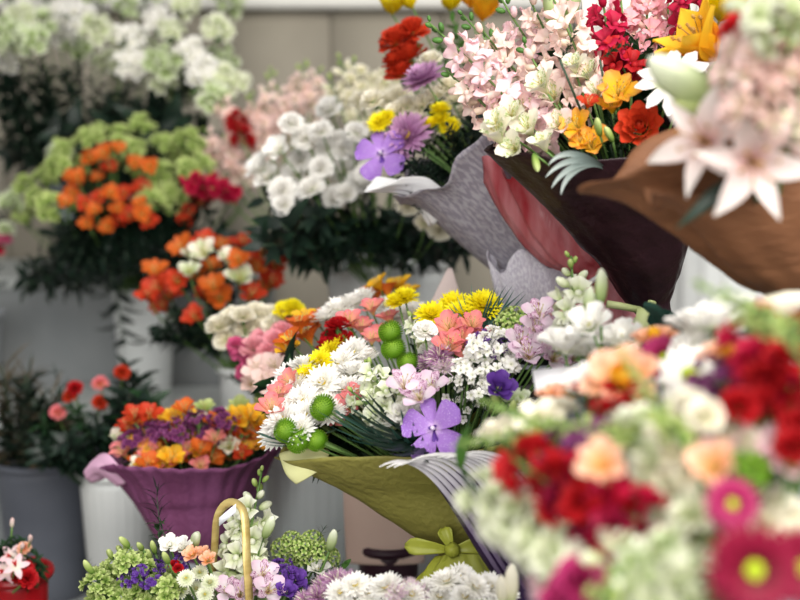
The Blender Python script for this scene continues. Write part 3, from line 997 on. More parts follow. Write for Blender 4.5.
# ================================================================ bunches
def cl(key, px, py, d, place, group):
    CLUSTER[key] = (at(px, py, d), place, group)
MID.update({'G': at(612, 165, 1.6), 'I': at(436, 470, 1.64), 'E': at(490, 165, 1.93), 'H': at(745, 195, 1.22), 'K': at(195, 482, 2.06)})

# --- wall side: white and lime blossoms (top corner)
cl('A', 92, 185, 3.38, 'above the bluish bucket', 'white lime blossom stems in the bluish bucket')
for i in range(22):
    a = R.uniform(-1.3, 1.3); tx = 95 + 105 * math.sin(a) + R.uniform(-18, 18); ty = 185 - 120 * math.cos(a) * R.uniform(.7, 1) + R.uniform(-8, 8)
    spray('A', 'bush' if i % 2 else 'sprig', 'darkleaf', 92 + .3 * (tx - 92), 178 + .2 * (ty - 178), 3.3, tx, ty + 26, 2.98 + R.uniform(-.14, .2))
PA = [(15,15),(45,22),(75,12),(100,28),(130,8),(155,22),(185,8),(30,42),(60,36),(5,40),(82,44),(120,34),(145,48),(165,58),(190,45),(215,30),(225,55),(128,62),(160,78),(180,88),(205,72),(230,80),(210,95),(3,66),(112,58),(12,30),(60,8),(172,30)]
for i in range(34):
    tx = R.uniform(-15, 190); ty = R.uniform(55, 125)
    spray('A', 'bush' if i % 2 else 'sprig', 'darkleaf', 92 + .6 * (tx - 92), ty + 62, 3.04, tx, ty, 3.0 + R.uniform(-.06, .1))
for i in range(34):
    tx = R.uniform(-15, 195); ty = R.uniform(62, 150)
    spray('A', 'sprig', 'darkleaf', 92 + .6 * (tx - 92), ty + 58, 3.03, tx, ty, 3.0 + R.uniform(-.06, .1))
for k, (x, y) in enumerate(PA):
    bloom('A', 'clus', 'greenwhite' if k % 3 == 0 else 'limewhite' if k % 3 == 1 else 'white', x + R.uniform(-5, 5), y + R.uniform(-4, 4), 3.0 + R.uniform(-.14, .14), R.uniform(.075, .11))
for x, y in ((8,-12),(50,-8),(95,-10),(150,-15),(195,-12),(230,0)):
    bloom('A', 'clus', 'limewhite', x, y, 3.3, .11)

# --- orange and lime bunch
cl('B', 136, 315, 3.04, 'in tall white fluted bucket', 'orange and lime stems in the tall white bucket')
for i in range(30):
    a = R.uniform(-1.5, 1.5); tx = 130 + 108 * math.sin(a); ty = 285 - 120 * math.cos(a) * R.uniform(.55, 1)
    spray('B', 'bush' if i % 2 else 'sprig', 'darkleaf', 136 + .25 * (tx - 136), 285 + .25 * (ty - 285), 2.95, tx, ty + 12, 2.84 + R.uniform(-.12, .2))
for i in range(24):
    tx = R.uniform(45, 225); ty = R.uniform(225, 285)
    spray('B', 'bush', 'darkleaf', 135 + .5 * (tx - 135), 205, 2.78, tx, ty, 2.68)
for tx, ty in ((85,290),(70,275),(105,285),(130,345),(100,255),(160,285)):
    spray('B', 'sprig', 'darkleaf', 120, 250, 2.9, tx, ty, 2.82)
for i in range(22):
    tx = R.uniform(40, 225); ty = R.uniform(215, 285)
    spray('B', 'sprig', 'darkleaf', 135 + .5 * (tx - 135), 195, 2.8, tx, ty, 2.72)
for x, y in [(20,180),(35,195),(50,180),(10,200),(55,165),(45,205),(28,215),(65,145),(85,138),(100,132),(120,135),(145,128),(165,138),(185,135),(175,155),(195,150),(150,150),(130,150),(115,160),(160,175),(175,190),(150,195),(165,205),(185,170),(60,150),(70,200),(140,175),(205,165),(75,165)]:
    bloom('B', 'clus', 'limewhite' if R.random() < .22 else 'lime', x + R.uniform(-4, 4), y + R.uniform(-4, 4), 2.8 + R.uniform(-.1, .12), R.uniform(.058, .08))
for x, y in [(105,155),(110,170),(98,180),(80,185),(72,195),(85,205),(95,212),(110,195),(118,210),(125,195),(138,198),(130,218),(120,222),(142,215),(78,178),(150,168),(142,190),(100,198),(90,160),(118,150),(70,178),(135,165),(88,225),(148,222),(140,205),(66,205),(108,228)]:
    bloom('B', 'alst', 'orange' if R.random() < .7 else 'redorange', x, y, 2.68 + R.uniform(-.05, .06), R.uniform(.044, .06), cam_w=.7)
for x, y in [(190,215),(200,205),(205,198),(185,222),(195,198)]:
    bloom('B', 'alst', 'redorange', x, y, 2.76, .056)
for bx, by, tx, ty in ((228,190,185,186),(222,184,190,182),(236,192,210,188)):
    spike('B', 'stock', 'crimson', bx, by, 2.72, tx, ty, 2.66, fl=.045, buds=.15)

# --- pale pink spikes by the wall
cl('C', 355, 296, 2.58, 'in white bucket by wall', 'pale spikes in the white bucket by the wall')
for k, (bx, by, tx, ty) in enumerate(((245,150,218,92),(255,160,272,70),(290,140,278,88),(230,178,205,130),(245,185,222,140),(285,135,305,62),(270,155,250,95),(310,120,318,70),(225,165,245,115))):
    spike('C', 'stock', 'cremepink' if k % 3 else 'palepink', bx, by, 2.85, tx, ty, 2.85, fl=.05, buds=.3)
spike('C', 'stock', 'red', 243, 142, 2.8, 235, 116, 2.8, fl=.05, buds=.1)
for bx, by, tx, ty in ((360,120,340,58),(375,110,352,62),(385,110,390,60),(345,118,330,80),(395,115,372,75)):
    spike('C', 'stock', 'cream', bx, by, 2.6, tx, ty, 2.62, fl=.05, buds=.35)

# --- white stocks with dark leaves
cl('D', 386, 300, 2.56, 'above white bucket near wall', 'white stems with dark leaves by the wall')
for i in range(32):
    a = R.uniform(-1.5, 1.3); tx = 365 + 108 * math.sin(a); ty = 258 - 92 * math.cos(a) * R.uniform(.3, 1) + R.uniform(-6, 6)
    spray('D', 'bush' if i % 2 else 'sprig', 'darkleaf', 378 + .35 * (tx - 378), 262 + .15 * (ty - 262), 2.5, tx, ty + 6, 2.42 + R.uniform(-.2, .2))
for tx, ty in ((262,205),(280,225),(300,250),(320,262),(430,255),(455,245),(440,225),(410,262),(350,262),(380,266),(470,262),(395,250)):
    spray('D', 'bush', 'darkleaf', 370, 225, 2.45, tx, ty, 2.3)
for x, y in [(290,125),(305,137),(277,150),(262,165),(300,160),(320,130),(345,150),(330,148),(310,185),(345,190),(322,170),(285,188),(300,203),(345,170),(270,178),(335,195),(295,175),(355,130),(330,110),(365,170),(315,200),(285,205),(352,192),(362,150),(352,160),(375,168),(340,140),(362,182)]:
    bloom('D', R.choice(('carn', 'lisi', 'carn')), 'white', x + R.uniform(-3, 3), y + R.uniform(-3, 3), 2.3 + R.uniform(-.08, .1), R.uniform(.05, .068))
for x, y in [(385,120),(390,100),(370,130),(400,95),(410,105),(362,100)]:
    bloom('D', 'carn', 'cream', x, y, 2.3, .06)
for x, y in [(425,222),(440,230),(408,205)]:
    bloom('D', 'carn', 'cream', x, y, 2.2, .05)

# --- grey printed paper bunch
M_GREYPAPER = print_mat('grey_printed_paper', 'aaa6ae', '8a8490')
M_LILACPAPER = print_mat('lilac_printed_paper', 'e6e4ec', 'c4bece')
cl('E', 572, 325, 1.98, 'in grey printed paper', 'flowers in the grey printed paper')
base = at(572, 330, 1.98)
outer = sheet([(556,338,592,330,1.98,.9),(545,312,600,292,1.97,.9),(500,278,600,225,1.95,.85),(452,238,575,150,1.93,.85),(404,193,520,88,1.9,.85)], rim=lambda u: .012 * math.sin(5 * u) + .006 * math.sin(11 * u), pleat=.015, np_=7, flare=.02)
lip = sheet([(430,226,470,160,1.905,.5),(408,196,446,150,1.885,.5),(366,190,440,146,1.87,.4)], u0=PI * .55, u1=PI * 1.3, nu=24, nv=14, pleat=.05, np_=6)
wrap('printed_paper_wrap', 'grey printed paper cone behind the dark brown wrapping', None, base,
     [('paper_cone', outer, M_GREYPAPER, None), ('folded_lip', lip, surf_mat('white_paper', 'dcdadc', 'ececec', rough=.7, transl=.2), 'white inner side folded out')])
base = at(535, 345, 1.88)
lil = sheet([(520,352,566,352,1.9,.7),(508,330,566,322,1.9,.7),(498,300,566,288,1.88,.6),(490,262,562,255,1.87,.5)], rim=lambda u: .02 * math.sin(4 * u + 1), pleat=.05, np_=6)
wrap('printed_paper_wrap', 'pale lilac printed paper standing behind the yellow chrysanthemums', None, base, [('paper_cone', lil, M_LILACPAPER, None)])
for x, y, c, s in [(396,40,'redorange',.075),(408,55,'redorange',.08),(402,72,'redorange',.07),(412,30,'redorange',.07),(395,60,'redorange',.06)]:
    bloom('E', 'carn', c, x, y, 2.05, s)
for x, y, s in [(392,8,.07),(410,2,.07),(450,5,.06),(483,14,.075),(470,2,.06)]:
    bloom('E', 'cuplily', 'gold' if x > 460 else 'yellow', x, y, 2.08, s * 1.5)
for x, y, s in [(423,76,.085),(405,135,.1)]:
    bloom('E', 'mum', 'mauve', x, y, 1.93, s * 1.0, cam_w=.7)
bloom('E', 'orchid', 'orchid', 380, 152, 1.92, .095, face=(-.3, -.9, .4), spin=.3)
for x, y in [(440,118),(448,125),(432,122),(378,122),(385,118),(440,108),(452,128)]:
    bloom('E', 'mum', 'yellow', x, y, 1.93, .042)
for x, y in [(455,98),(435,95),(420,105),(405,105),(395,112),(465,90),(450,85),(415,118),(372,100),(430,60),(470,60),(425,140),(465,110)]:
    bloom('E', 'carn', 'cream' if y < 120 else 'white', x, y, 1.98, .05)
for bx, by, tx, ty in ((440,95,462,40),(455,85,440,30),(470,80,455,20),(420,80,440,45)):
    spray('E', 'bush', 'midleaf', bx, by, 2.05, tx, ty, 2.05)
for i in range(26):
    tx = R.uniform(385, 490); ty = 190 - (tx - 380) * .55 + R.uniform(-55, 8)
    spray('E', 'bush', 'darkleaf', 470 + .3 * (tx - 470), 175, 1.97, tx, ty, 1.95 + R.uniform(-.06, .12))

for i in range(20):
    tx = R.uniform(405, 485); ty = 188 - (tx - 400) * .62 + R.uniform(-38, -2)
    spray('E', 'bush', 'darkleaf', tx + R.uniform(10, 30), ty + 34, 1.9, tx, ty, 1.87, nostem=False)
# --- red film bunch behind the dark brown one
cl('F', 600, 300, 1.78, 'in red film', 'red film bunch')
film = sheet([(540,332,640,345,1.74,.5),(548,308,642,320,1.74,.5),(586,282,622,272,1.76,.8),(545,262,630,235,1.76,.7),(512,222,640,180,1.76,.6),(486,172,650,130,1.76,.6)], pleat=.06, np_=8, rim=lambda u: .025 * math.sin(7 * u), crinkle=.006)
tie = MB(); tube(tie, [at(584, 286, 1.72), at(600, 276, 1.69), at(628, 268, 1.72)], .004, .004, 8)
root = wrap('red_film_wrap', 'crinkled red film behind the dark brown wrapping', None, at(600, 340, 1.76),
     [('film', film, surf_mat('red_film', 'b4303c', 'e09aa0', scale=9, rough=.3, transl=.35, bump=.3, stretch=(3, 3, .6), inner='c87a80'), None), ('tie', tie, surf_mat('white_ribbon', 'dcd8dc', 'ecebec'), 'white tie')])

# --- dark brown paper bunch with pink snapdragons
cl('G', 652, 312, 1.62, 'in the dark brown paper', 'flowers in the dark brown paper')
M_DARK = surf_mat('dark_brown_paper', '1e0d13', '281218', scale=14, rough=.42, bump=.3, bscale=60, inner='7c4a46', spec=.3)
cone = sheet([(630,354,680,354,1.58,.8),(642,338,672,330,1.6,.9),(640,322,668,306,1.62,.95),(628,303,682,262,1.62,.8),(592,256,692,212,1.6,.8),(545,206,696,158,1.58,.8),(484,146,696,110,1.55,.72)],
    rim=lambda u: .010 * math.sin(3 * u + .4) - .012 * max(0, math.sin(u)), crinkle=.008, pleat=.018, np_=6, nu=96, nv=60)
tie = MB(); tube(tie, [at(634, 320, 1.56), at(652, 328, 1.55), at(672, 318, 1.57)], .004, .004, 8)
stick = MB(); tube(stick, [at(650, 345, 1.54), at(648, 322, 1.53), at(652, 302, 1.54)], .0055, .006, 8)
stick2 = MB(); tube(stick2, [at(640, 310, 1.54), at(620, 306, 1.52), at(607, 304, 1.52)], .0045, .005, 8)
tail = MB()
pts = []; uvs = []
for i in range(10):
    t = i / 9
    for j in (-1, 1):
        pts.append(at(644 - 6 * t + 7 * j, 308 + 40 * t, 1.53 - .01 * math.sin(3 * t))); uvs.append((t, j))
tail.grid(pts, uvs, 10, 2)
M_LIMER = surf_mat('lime_ribbon', 'c8d48c', 'dde4b0', rough=.5, transl=.2)
wrap('brown_paper_wrap', 'dark chocolate brown paper cone holding the pink snapdragons', None, at(655, 350, 1.62),
     [('paper_cone', cone, M_DARK, None), ('tie', tie, M_LIMER, 'pale green tie'), ('cut_stalk', stick, M_LIMER, 'pale green cut stalk'), ('cut_stalk', stick2, M_LIMER, 'pale green cut stalk'), ('ribbon_tail', tail, M_LIMER, 'pale green ribbon')])
SG = [(538,135,428,22),(548,125,462,14),(560,118,482,30),(575,115,497,-8),(590,108,522,-18),(592,95,548,-12),(555,140,470,84),(525,150,446,70),(572,120,524,44)]
for k, (bx, by, tx, ty) in enumerate(SG):
    d = 1.6 + R.uniform(-.06, .09)
    spike('G', 'snap', 'palepink' if k % 3 else 'lightpink', bx, by, d - .02, tx, ty, d, fl=.04, buds=.3, gap=.45, bow=R.uniform(-.04, .04), tipc='midleaf')
for bx, by, tx, ty in ((645,75,648,-12),(628,65,620,-8),(668,60,668,-10)):
    spike('G', 'snap', 'pink', bx, by, 1.64, tx, ty, 1.66, fl=.036, buds=.25, gap=.45)
spike('G', 'snap', 'crimson', 612, 72, 1.56, 604, 8, 1.58, fl=.04, buds=.1, gap=.4)
spike('G', 'snap', 'red', 632, 82, 1.56, 612, 52, 1.56, fl=.04, buds=.05, gap=.4)
spike('G', 'snap', 'crimson', 692, 34, 1.6, 686, -20, 1.6, fl=.04, buds=.1, gap=.45)
for x, y, s in [(500,140,.062),(516,150,.055),(530,132,.06),(545,90,.06),(556,100,.06),(590,78,.055),(575,70,.05),(512,118,.055),(545,148,.05),(560,128,.055),(524,112,.05),(598,95,.05),(498,125,.045)]:
    bloom('G', 'alstg', 'cremepink' if R.random() < .4 else 'cream', x, y, 1.5 + R.uniform(-.02, .04), s, cam_w=.6)
for x, y, s in [(578,128,.055),(592,148,.062),(618,97,.068),(612,110,.05),(580,145,.045)]:
    bloom('G', 'alst', 'orangeyellow', x, y, 1.49, s, cam_w=.8)
bloom('G', 'ran', 'redorange', 640, 127, 1.46, .064, face=(-.35, -.85, .35), label='red-orange ranunculus at the rim of the kraft paper')
bloom('G', 'alst', 'redorange', 588, 106, 1.48, .035)
bloom('G', 'daisy', 'white', 674, 76, 1.42, .102, face=(-.25, -.8, .5), label='white broad-petalled daisy behind the closed lily bud')
bloom('G', 'cuplily', 'gold', 708, 52, 1.47, .13, face=(-.65, -.22, .6), label='golden half-open lily above the white daisy')
bloom('G', 'cuplily', 'yellow', 722, 12, 1.5, .11, face=(.1, -.5, .85), label='yellow half-open lily at the top edge of the picture')
bloom('G', 'bud', 'limewhite', 553, 24, 1.62, .075, face=(-.1, -.1, 1)); bloom('G', 'bud', 'limewhite', 570, 16, 1.62, .07, face=(.15, -.1, 1))
bloom('G', 'bud', 'lime', 600, 134, 1.46, .03); bloom('G', 'bud', 'lime', 612, 140, 1.46, .028); bloom('G', 'bud', 'lime', 534, 156, 1.45, .03, face=(.1, -.5, -.6))
for bx, by, tx, ty in ((600,140,620,115),(610,145,600,122),(620,150,630,130),(585,135,600,120),(620,130,650,110),(600,60,640,40),(560,60,575,30)):
    spray('G', 'bush', 'leaf', bx, by, 1.5, tx, ty, 1.48)
for i in range(16):
    tx = R.uniform(500, 680); spray('G', 'sprig', 'leaf', 600 + .3 * (tx - 600), 150, 1.58, tx, R.uniform(30, 110), 1.66)
root = link('palm_frond', None); foot = at(604, 168, 1.47); root.location = foot
for tx, ty in ((548, 166), (545, 178), (551, 189), (561, 196)):
    b = MB(); pts = []; uvs = []
    pth = bezier(foot, at(588, 156, 1.42), at(562, ty - 22, 1.38), at(tx, ty, 1.36), 16)
    for k, p in enumerate(pth):
        tg = (pth[min(k + 1, 16)] - pth[max(k - 1, 0)]).normalized(); sd = tg.cross((CAM - p).normalized()).normalized(); nr = sd.cross(tg)
        w = .0042 * max(.05, math.sin(PI * min(1, .12 + .88 * k / 16)) ** .7)
        for j in (-1, 0, 1):
            pts.append(p + sd * w * j + nr * (.0018 if j else 0) - foot); uvs.append((k / 16, j * .5 + .5))
    b.grid(pts, uvs, 17, 3)
    link('blade', b.mesh('blade', pm('greyleaf', transl=.1, rough=.3)), root)
THINGS.append((root, 'palm', 'greyleaf', 'G', at(565, 175, 1.4), 'silvery grey blades hanging over the dark brown paper rim'))
for i in range(12):
    tx = R.uniform(565, 655); spray('G', 'bush', 'leaf', tx + R.uniform(-4, 10), 164, 1.52, tx, R.uniform(108, 138), 1.53)
back = sheet([(560,140,720,100,1.70,.05),(575,60,700,40,1.74,.05),(578,-30,720,-40,1.78,.05)], u0=PI, u1=2 * PI, nu=20, nv=10, pleat=.1)
wrap('backing_paper', 'pale greyish white backing paper rising behind the crimson snapdragon', None, at(650, 300, 1.72), [('paper_sheet', back, surf_mat('white_paper2', 'd8d6d0', 'e6e4de', rough=.7, transl=.3), None)])

# --- kraft paper bunch with lilies
cl('H', 800, 300, 1.3, 'in the kraft paper', 'flowers in the kraft paper')
M_KRAFT = surf_mat('kraft_paper', '70482e', '84583a', scale=7, rough=.7, bump=.35, bscale=50, inner='a8845c', stretch=(1, 1, 4))
k1 = sheet([(790,330,850,330,1.28,.8),(776,302,836,290,1.3,.9),(742,286,850,240,1.29,.7),(700,254,850,190,1.27,.6),(655,218,830,150,1.25,.5),(604,190,810,96,1.23,.45)],
    fine=(.012, 13), rim=lambda u: .012 * math.sin(4 * u + 2.2) + .045 * max(0, math.sin(u)), crinkle=.005, pleat=.025, np_=4, nu=90, nv=50, flare=.02)
k2 = sheet([(770,296,840,292,1.24,.8),(724,262,850,230,1.22,.7),(692,225,850,175,1.19,.6),(660,200,840,136,1.17,.5)],
    rim=lambda u: .012 * math.sin(5 * u + 1) + .03 * max(0, math.sin(u)), crinkle=.005, pleat=.03, np_=5, nu=90, nv=40, flare=.015)
wrap('kraft_paper_wrap', 'crumpled kraft paper cone holding the pink white lilies', None, at(805, 325, 1.3),
     [('outer_sheet', k1, M_KRAFT, None), ('inner_sheet', k2, M_KRAFT, None)])
bloom('H', 'lily', 'lilywhite', 706, 142, 1.06, .098, face=(-.55, -.75, .1), spin=.3, label='pale lily with pointed petals at the kraft paper rim')
bloom('H', 'lily', 'lilywhite', 752, 162, 1.02, .1, face=(-.1, -.9, -.1), spin=.9, label='pink-flushed lily in front of the kraft paper')
bloom('H', 'lilybud', 'limewhite', 722, 104, 1.12, .11, face=(-.85, -.3, .45), label='large closed green lily bud beside the white daisy')
bloom('H', 'lilybud', 'lime', 738, 116, 1.12, .08, face=(-.95, -.15, .2))
spray('H', 'blade', 'bluegreen', 735, 112, 1.1, 655, 130, 1.2); spray('H', 'blade', 'lime', 722, 108, 1.12, 655, 112, 1.2); spray('H', 'blade', 'lime', 720, 104, 1.12, 664, 92, 1.18); spray('H', 'blade', 'darkleaf', 745, 175, 1.05, 690, 208, 1.0, label='dark green leaf with a pale edge below the pale lily')
for bx, by, tx, ty in ((785,110,745,30),(795,130,775,45),(800,95,765,10),(760,120,742,60)):
    spike('H', 'stock', 'cremepink', bx, by, .98, tx, ty, 1.0, fl=.05, buds=.2)
spike('H', 'stock', 'greenwhite', 790, 40, .95, 750, -10, .95, fl=.045, buds=.3)
for x, y, c in ((788,62,'salmon'),(775,75,'salmon'),(745,30,'red'),(752,48,'redorange'),(740,120,'peach')):
    bloom('H', 'carn', c, x, y, 1.05, .055)
for i in range(12):
    spray('H', 'bush', 'darkleaf', 780, 180, 1.12, R.uniform(735, 810), R.uniform(60, 140), 1.1)
for tx, ty in ((795,318),(770,322),(782,330)):
    spray('H', 'sprig', 'midleaf', 785, 298, 1.22, tx, ty + 12, 1.2)

# --- orange and cream alstroemeria
cl('J', 245, 385, 2.55, 'in the slim white bucket', 'alstroemeria in the slim white bucket')
for x, y, c in [(160,290,'redorange'),(155,275,'orange'),(172,298,'redorange'),(165,310,'redorange'),(178,282,'redorange'),(195,262,'limewhite'),(205,255,'cream'),(190,275,'limewhite'),(228,262,'cream'),(220,250,'orange'),(245,248,'redorange'),(262,255,'redorange'),(275,268,'redorange'),(255,272,'orange'),(240,262,'orange'),(215,290,'orange'),(200,280,'orange'),(205,298,'redorange'),(220,300,'orange'),(250,298,'redorange'),(262,295,'orange'),(196,318,'redorange'),(240,282,'limewhite'),(150,300,'redorange'),(185,250,'orange'),(212,270,'orange'),(270,285,'redorange'),(205,245,'redorange')]:
    bloom('J', 'alst', c, x, y, 2.4 + R.uniform(-.06, .08), R.uniform(.06, .078), cam_w=.6)
for i in range(18):
    a = R.uniform(-1.7, 1.3); tx = 220 + 65 * math.sin(a); ty = 335 - 70 * math.cos(a) * R.uniform(.3, 1)
    spray('J', 'bush', 'darkleaf', 235, 350, 2.52, tx, ty, 2.48 + R.uniform(-.1, .1))

# --- dark foliage row on the low step
cl('L', 107, 500, 2.53, 'in the white fluted bucket', 'dark foliage and red flowers on the low step')
for i in range(32):
    a = R.uniform(-1.3, 1.4); tx = 105 + 75 * math.sin(a); ty = 478 - 118 * math.cos(a) * R.uniform(.35, 1)
    spray('L', 'bush', 'leaf' if i % 3 == 0 else 'darkleaf', 107 + .3 * (tx - 107), 470 + .2 * (ty - 470), 2.5, tx, ty, 2.42 + R.uniform(-.14, .14))
for i in range(16):
    tx = R.uniform(15, 175); ty = R.uniform(372, 440)
    spray('L', 'sprig', 'darkleaf', 107 + .5 * (tx - 107), 470, 2.46, tx, ty, 2.42)
for x, y, c in [(75,388,'red'),(70,395,'redorange'),(100,402,'redorange'),(128,402,'redorange'),(100,383,'salmon'),(58,412,'salmon'),(122,372,'redorange'),(48,420,'brownleaf')][:-1]:
    bloom('L', 'carn', c, x, y, 2.38, .038)
cl('K2', 30, 492, 2.62, 'in the dark grey bucket', 'brownish foliage in the dark grey bucket')
for i in range(30):
    a = R.uniform(-1.3, 1.2); tx = 25 + 55 * math.sin(a); ty = 475 - 118 * math.cos(a) * R.uniform(.4, 1)
    spray('K2', 'spiky' if i % 2 else 'bush', 'brownleaf' if i % 3 else 'darkleaf', 30 + .3 * (tx - 30), 468, 2.6, tx, ty, 2.55 + R.uniform(-.12, .12))
cl('R', -45, 330, 2.98, 'above the brownish foliage', 'pink cluster at the edge')
for x, y, c in ((2,240,'hotpink'),(-6,250,'crimson'),(6,228,'limewhite'),(-4,232,'cream')):
    bloom('R', 'carn', c, x, y, 2.92, .055)
for tx, ty in ((0,265),(8,285),(-5,290),(6,215),(-10,270)):
    spray('R', 'bush', 'darkleaf', -22, 290, 2.95, tx, ty, 2.95)
bucket('flower_bucket', 'bucket at the very edge beside the tall step', -45, 318, 2.93, 66, .3, M_GREYP, on=.8)

# --- purple paper bunch
cl('K', 200, 552, 2.08, 'in the purple paper', 'flowers in the purple paper')
M_PURPLE = surf_mat('purple_paper', '7a4268', '88507a', scale=5, rough=.6, bump=.3, bscale=70, stretch=(2, 2, 1), inner='d4a6c2', transl=.1)
pc = sheet([(182,580,225,580,2.08,.8),(168,548,232,548,2.08,.85),(148,520,248,518,2.06,.85),(130,490,262,482,2.05,.8),(112,464,276,446,2.03,.75)],
    rim=lambda u: .012 * math.sin(3 * u + 1.2) + .05 * max(0, math.sin(u)), pleat=.03, np_=6, nu=220, flare=.03, fine=(.022, 34))
lip = sheet([(118,486,150,470,1.98,.6),(100,474,140,452,1.98,.6),(86,480,128,446,2.0,.5)], u0=PI * .5, u1=PI * 1.25, nu=24, nv=10, pleat=.04, np_=5)
fold = sheet([(112,470,180,470,2.06,.4),(112,440,165,430,2.08,.3),(118,420,158,418,2.1,.3)], u0=PI * .9, u1=PI * 1.9, nu=24, nv=10)
wrap('purple_paper_wrap', 'plum purple paper cone with a pale pink folded corner', None, at(205, 575, 2.08),
    [('paper_cone', pc, M_PURPLE, None), ('folded_corner', lip, surf_mat('pink_paper', 'd8a8c8', 'e4bcd6', rough=.6, transl=.25), 'pale pink corner')])
for x, y, c in [(155,458,'orangeyellow'),(148,466,'orange'),(165,468,'orangeyellow'),(165,446,'orange'),(180,448,'orange'),(200,452,'orange'),(125,455,'salmon'),(135,420,'redorange'),(150,418,'redorange'),(128,428,'redorange'),(175,420,'gold'),(185,412,'orange'),(225,432,'redorange'),(235,422,'gold'),(250,418,'gold'),(215,425,'orange'),(188,438,'cream'),(198,428,'cream'),(240,412,'lime'),(262,412,'lime'),(255,425,'gold'),(205,412,'lime'),(140,465,'orange'),(172,462,'gold'),(215,442,'salmon'),(245,432,'orange'),(122,442,'cream'),(195,462,'orange'),(185,470,'gold'),(230,458,'orange'),(255,446,'orangeyellow'),(212,462,'orange'),(160,476,'orangeyellow'),(140,474,'salmon'),(262,438,'gold')]:
    bloom('K', 'alst', c, x, y, 2.0 + R.uniform(-.05, .06), R.uniform(.048, .062), cam_w=.6, up_w=.5)
for x, y in [(130,438),(140,432),(152,430),(162,434),(145,442),(190,422),(205,432),(212,428),(200,420),(178,430),(222,418)]:
    bloom('K', 'stat', 'plum', x, y, 1.97 + R.uniform(-.03, .05), .055, up_w=.6)
for i in range(26):
    tx = R.uniform(120, 272); spray('K', 'bush', 'leaf', 195 + .6 * (tx - 195), 495, 2.05, tx, R.uniform(430, 462), 2.0)
for k in range(34):
    x = R.uniform(118, 268); y = 470 - 52 * R.random() - (12 if x > 225 else 0)
    bloom('K', 'alst', R.choice(('orange', 'orangeyellow', 'gold', 'redorange', 'orangeyellow', 'cream', 'salmon')), x, y, 2.02 - .06 * (y - 420) / 50, R.uniform(.04, .05), cam_w=.6, up_w=.5)
bucket('flower_bucket', 'low grey bucket under the purple paper', 205, 566, 2.02, 70, .22, M_GREYP, on=.5)
# --- centre bunch in olive green paper
cl('I', 468, 552, 1.68, 'in the olive green paper', 'flowers in the olive green paper')
M_OLIVE = surf_mat('olive_paper', '84803c', '928c48', scale=6, rough=.6, bump=.35, bscale=80, inner='e0e2a0', transl=.1)
M_LIMEFILM = surf_mat('lime_film', 'b2b83c', 'ccd068', scale=9, rough=.35, transl=.3, bump=.2, inner='b0b840')
M_PURP = surf_mat('deep_purple_paper', '2c1640', '36204a', scale=6, rough=.45, bump=.1, inner='4a3060')
oc = sheet([(428,604,510,604,1.66,.7),(426,575,500,575,1.66,.75),(440,550,486,552,1.67,.9),(420,538,494,530,1.67,.85),(375,508,508,494,1.66,.7),(325,478,524,466,1.65,.6),(284,457,540,436,1.63,.5)],
   rim=lambda u: .004 * math.sin(4 * u) + .058 * max(0, math.sin(u)) ** .8, pleat=.012, np_=5, crinkle=.003, rimv=.35, nu=110, nv=60, flare=.01, fine=(.01, 15))
fl_ = sheet([(296,484,330,462,1.57,.3),(286,474,328,458,1.57,.3),(279,455,330,452,1.585,.3)], u0=0, u1=PI, nu=24, nv=10)
bw = MB()
tow = (CAM - at(455, 555, 1.58)).normalized()
for ang, L_, W_ in ((PI * .97, .07, .03), (PI * .06, .05, .03), (PI * .62, .035, .025), (PI * 1.35, .06, .026), (PI * 1.62, .06, .028)):
    q = MB(); petal(q, L_, W_, P_round, ang, .45, -.9, cup=.35, nl=8, nw=3, ruffle=.06)
    bw.add(q, Matrix.Translation(at(452, 550, 1.585)) @ Matrix((RIGHT, UP, tow)).transposed().to_4x4())
q = MB(); blob(q, .011, .010, 0, 10, 6, .2); bw.add(q, Matrix.Translation(at(452, 550, 1.575)))
wrap('green_paper_wrap', 'olive green paper cone under the speckled violet orchid', None, at(470, 595, 1.66),
   [('paper_cone', oc, M_OLIVE, None), ('folded_corner', fl_, surf_mat('pale_lime_paper', 'dcdc98', 'e6e6b0', rough=.6, transl=.25), 'pale lime corner'), ('ribbon_bow', bw, M_LIMEFILM, 'lime green bow')])
tail = sheet([(412,606,520,606,1.58,.4),(420,580,508,590,1.585,.4),(438,556,488,556,1.6,.6)], pleat=.08, np_=6, crinkle=.006, u0=-.2, u1=PI + .2)
wrap('film_skirt', 'lime green film flaring below the bow on the olive paper', None, at(468, 604, 1.58), [('film', tail, M_LIMEFILM, None)])
pp = sheet([(520,612,590,612,1.52,.6),(486,566,585,566,1.54,.6),(452,510,580,505,1.55,.6),(424,470,580,448,1.56,.6)], u0=-.3, u1=PI + .1, nu=70, pleat=.02, np_=5, rim=lambda u: -.01 * math.sin(u))
wrap('purple_paper_wrap', 'deep purple paper under the silvery striped palm blades', None, at(550, 606, 1.55), [('paper_cone', pp, M_PURP, None)])
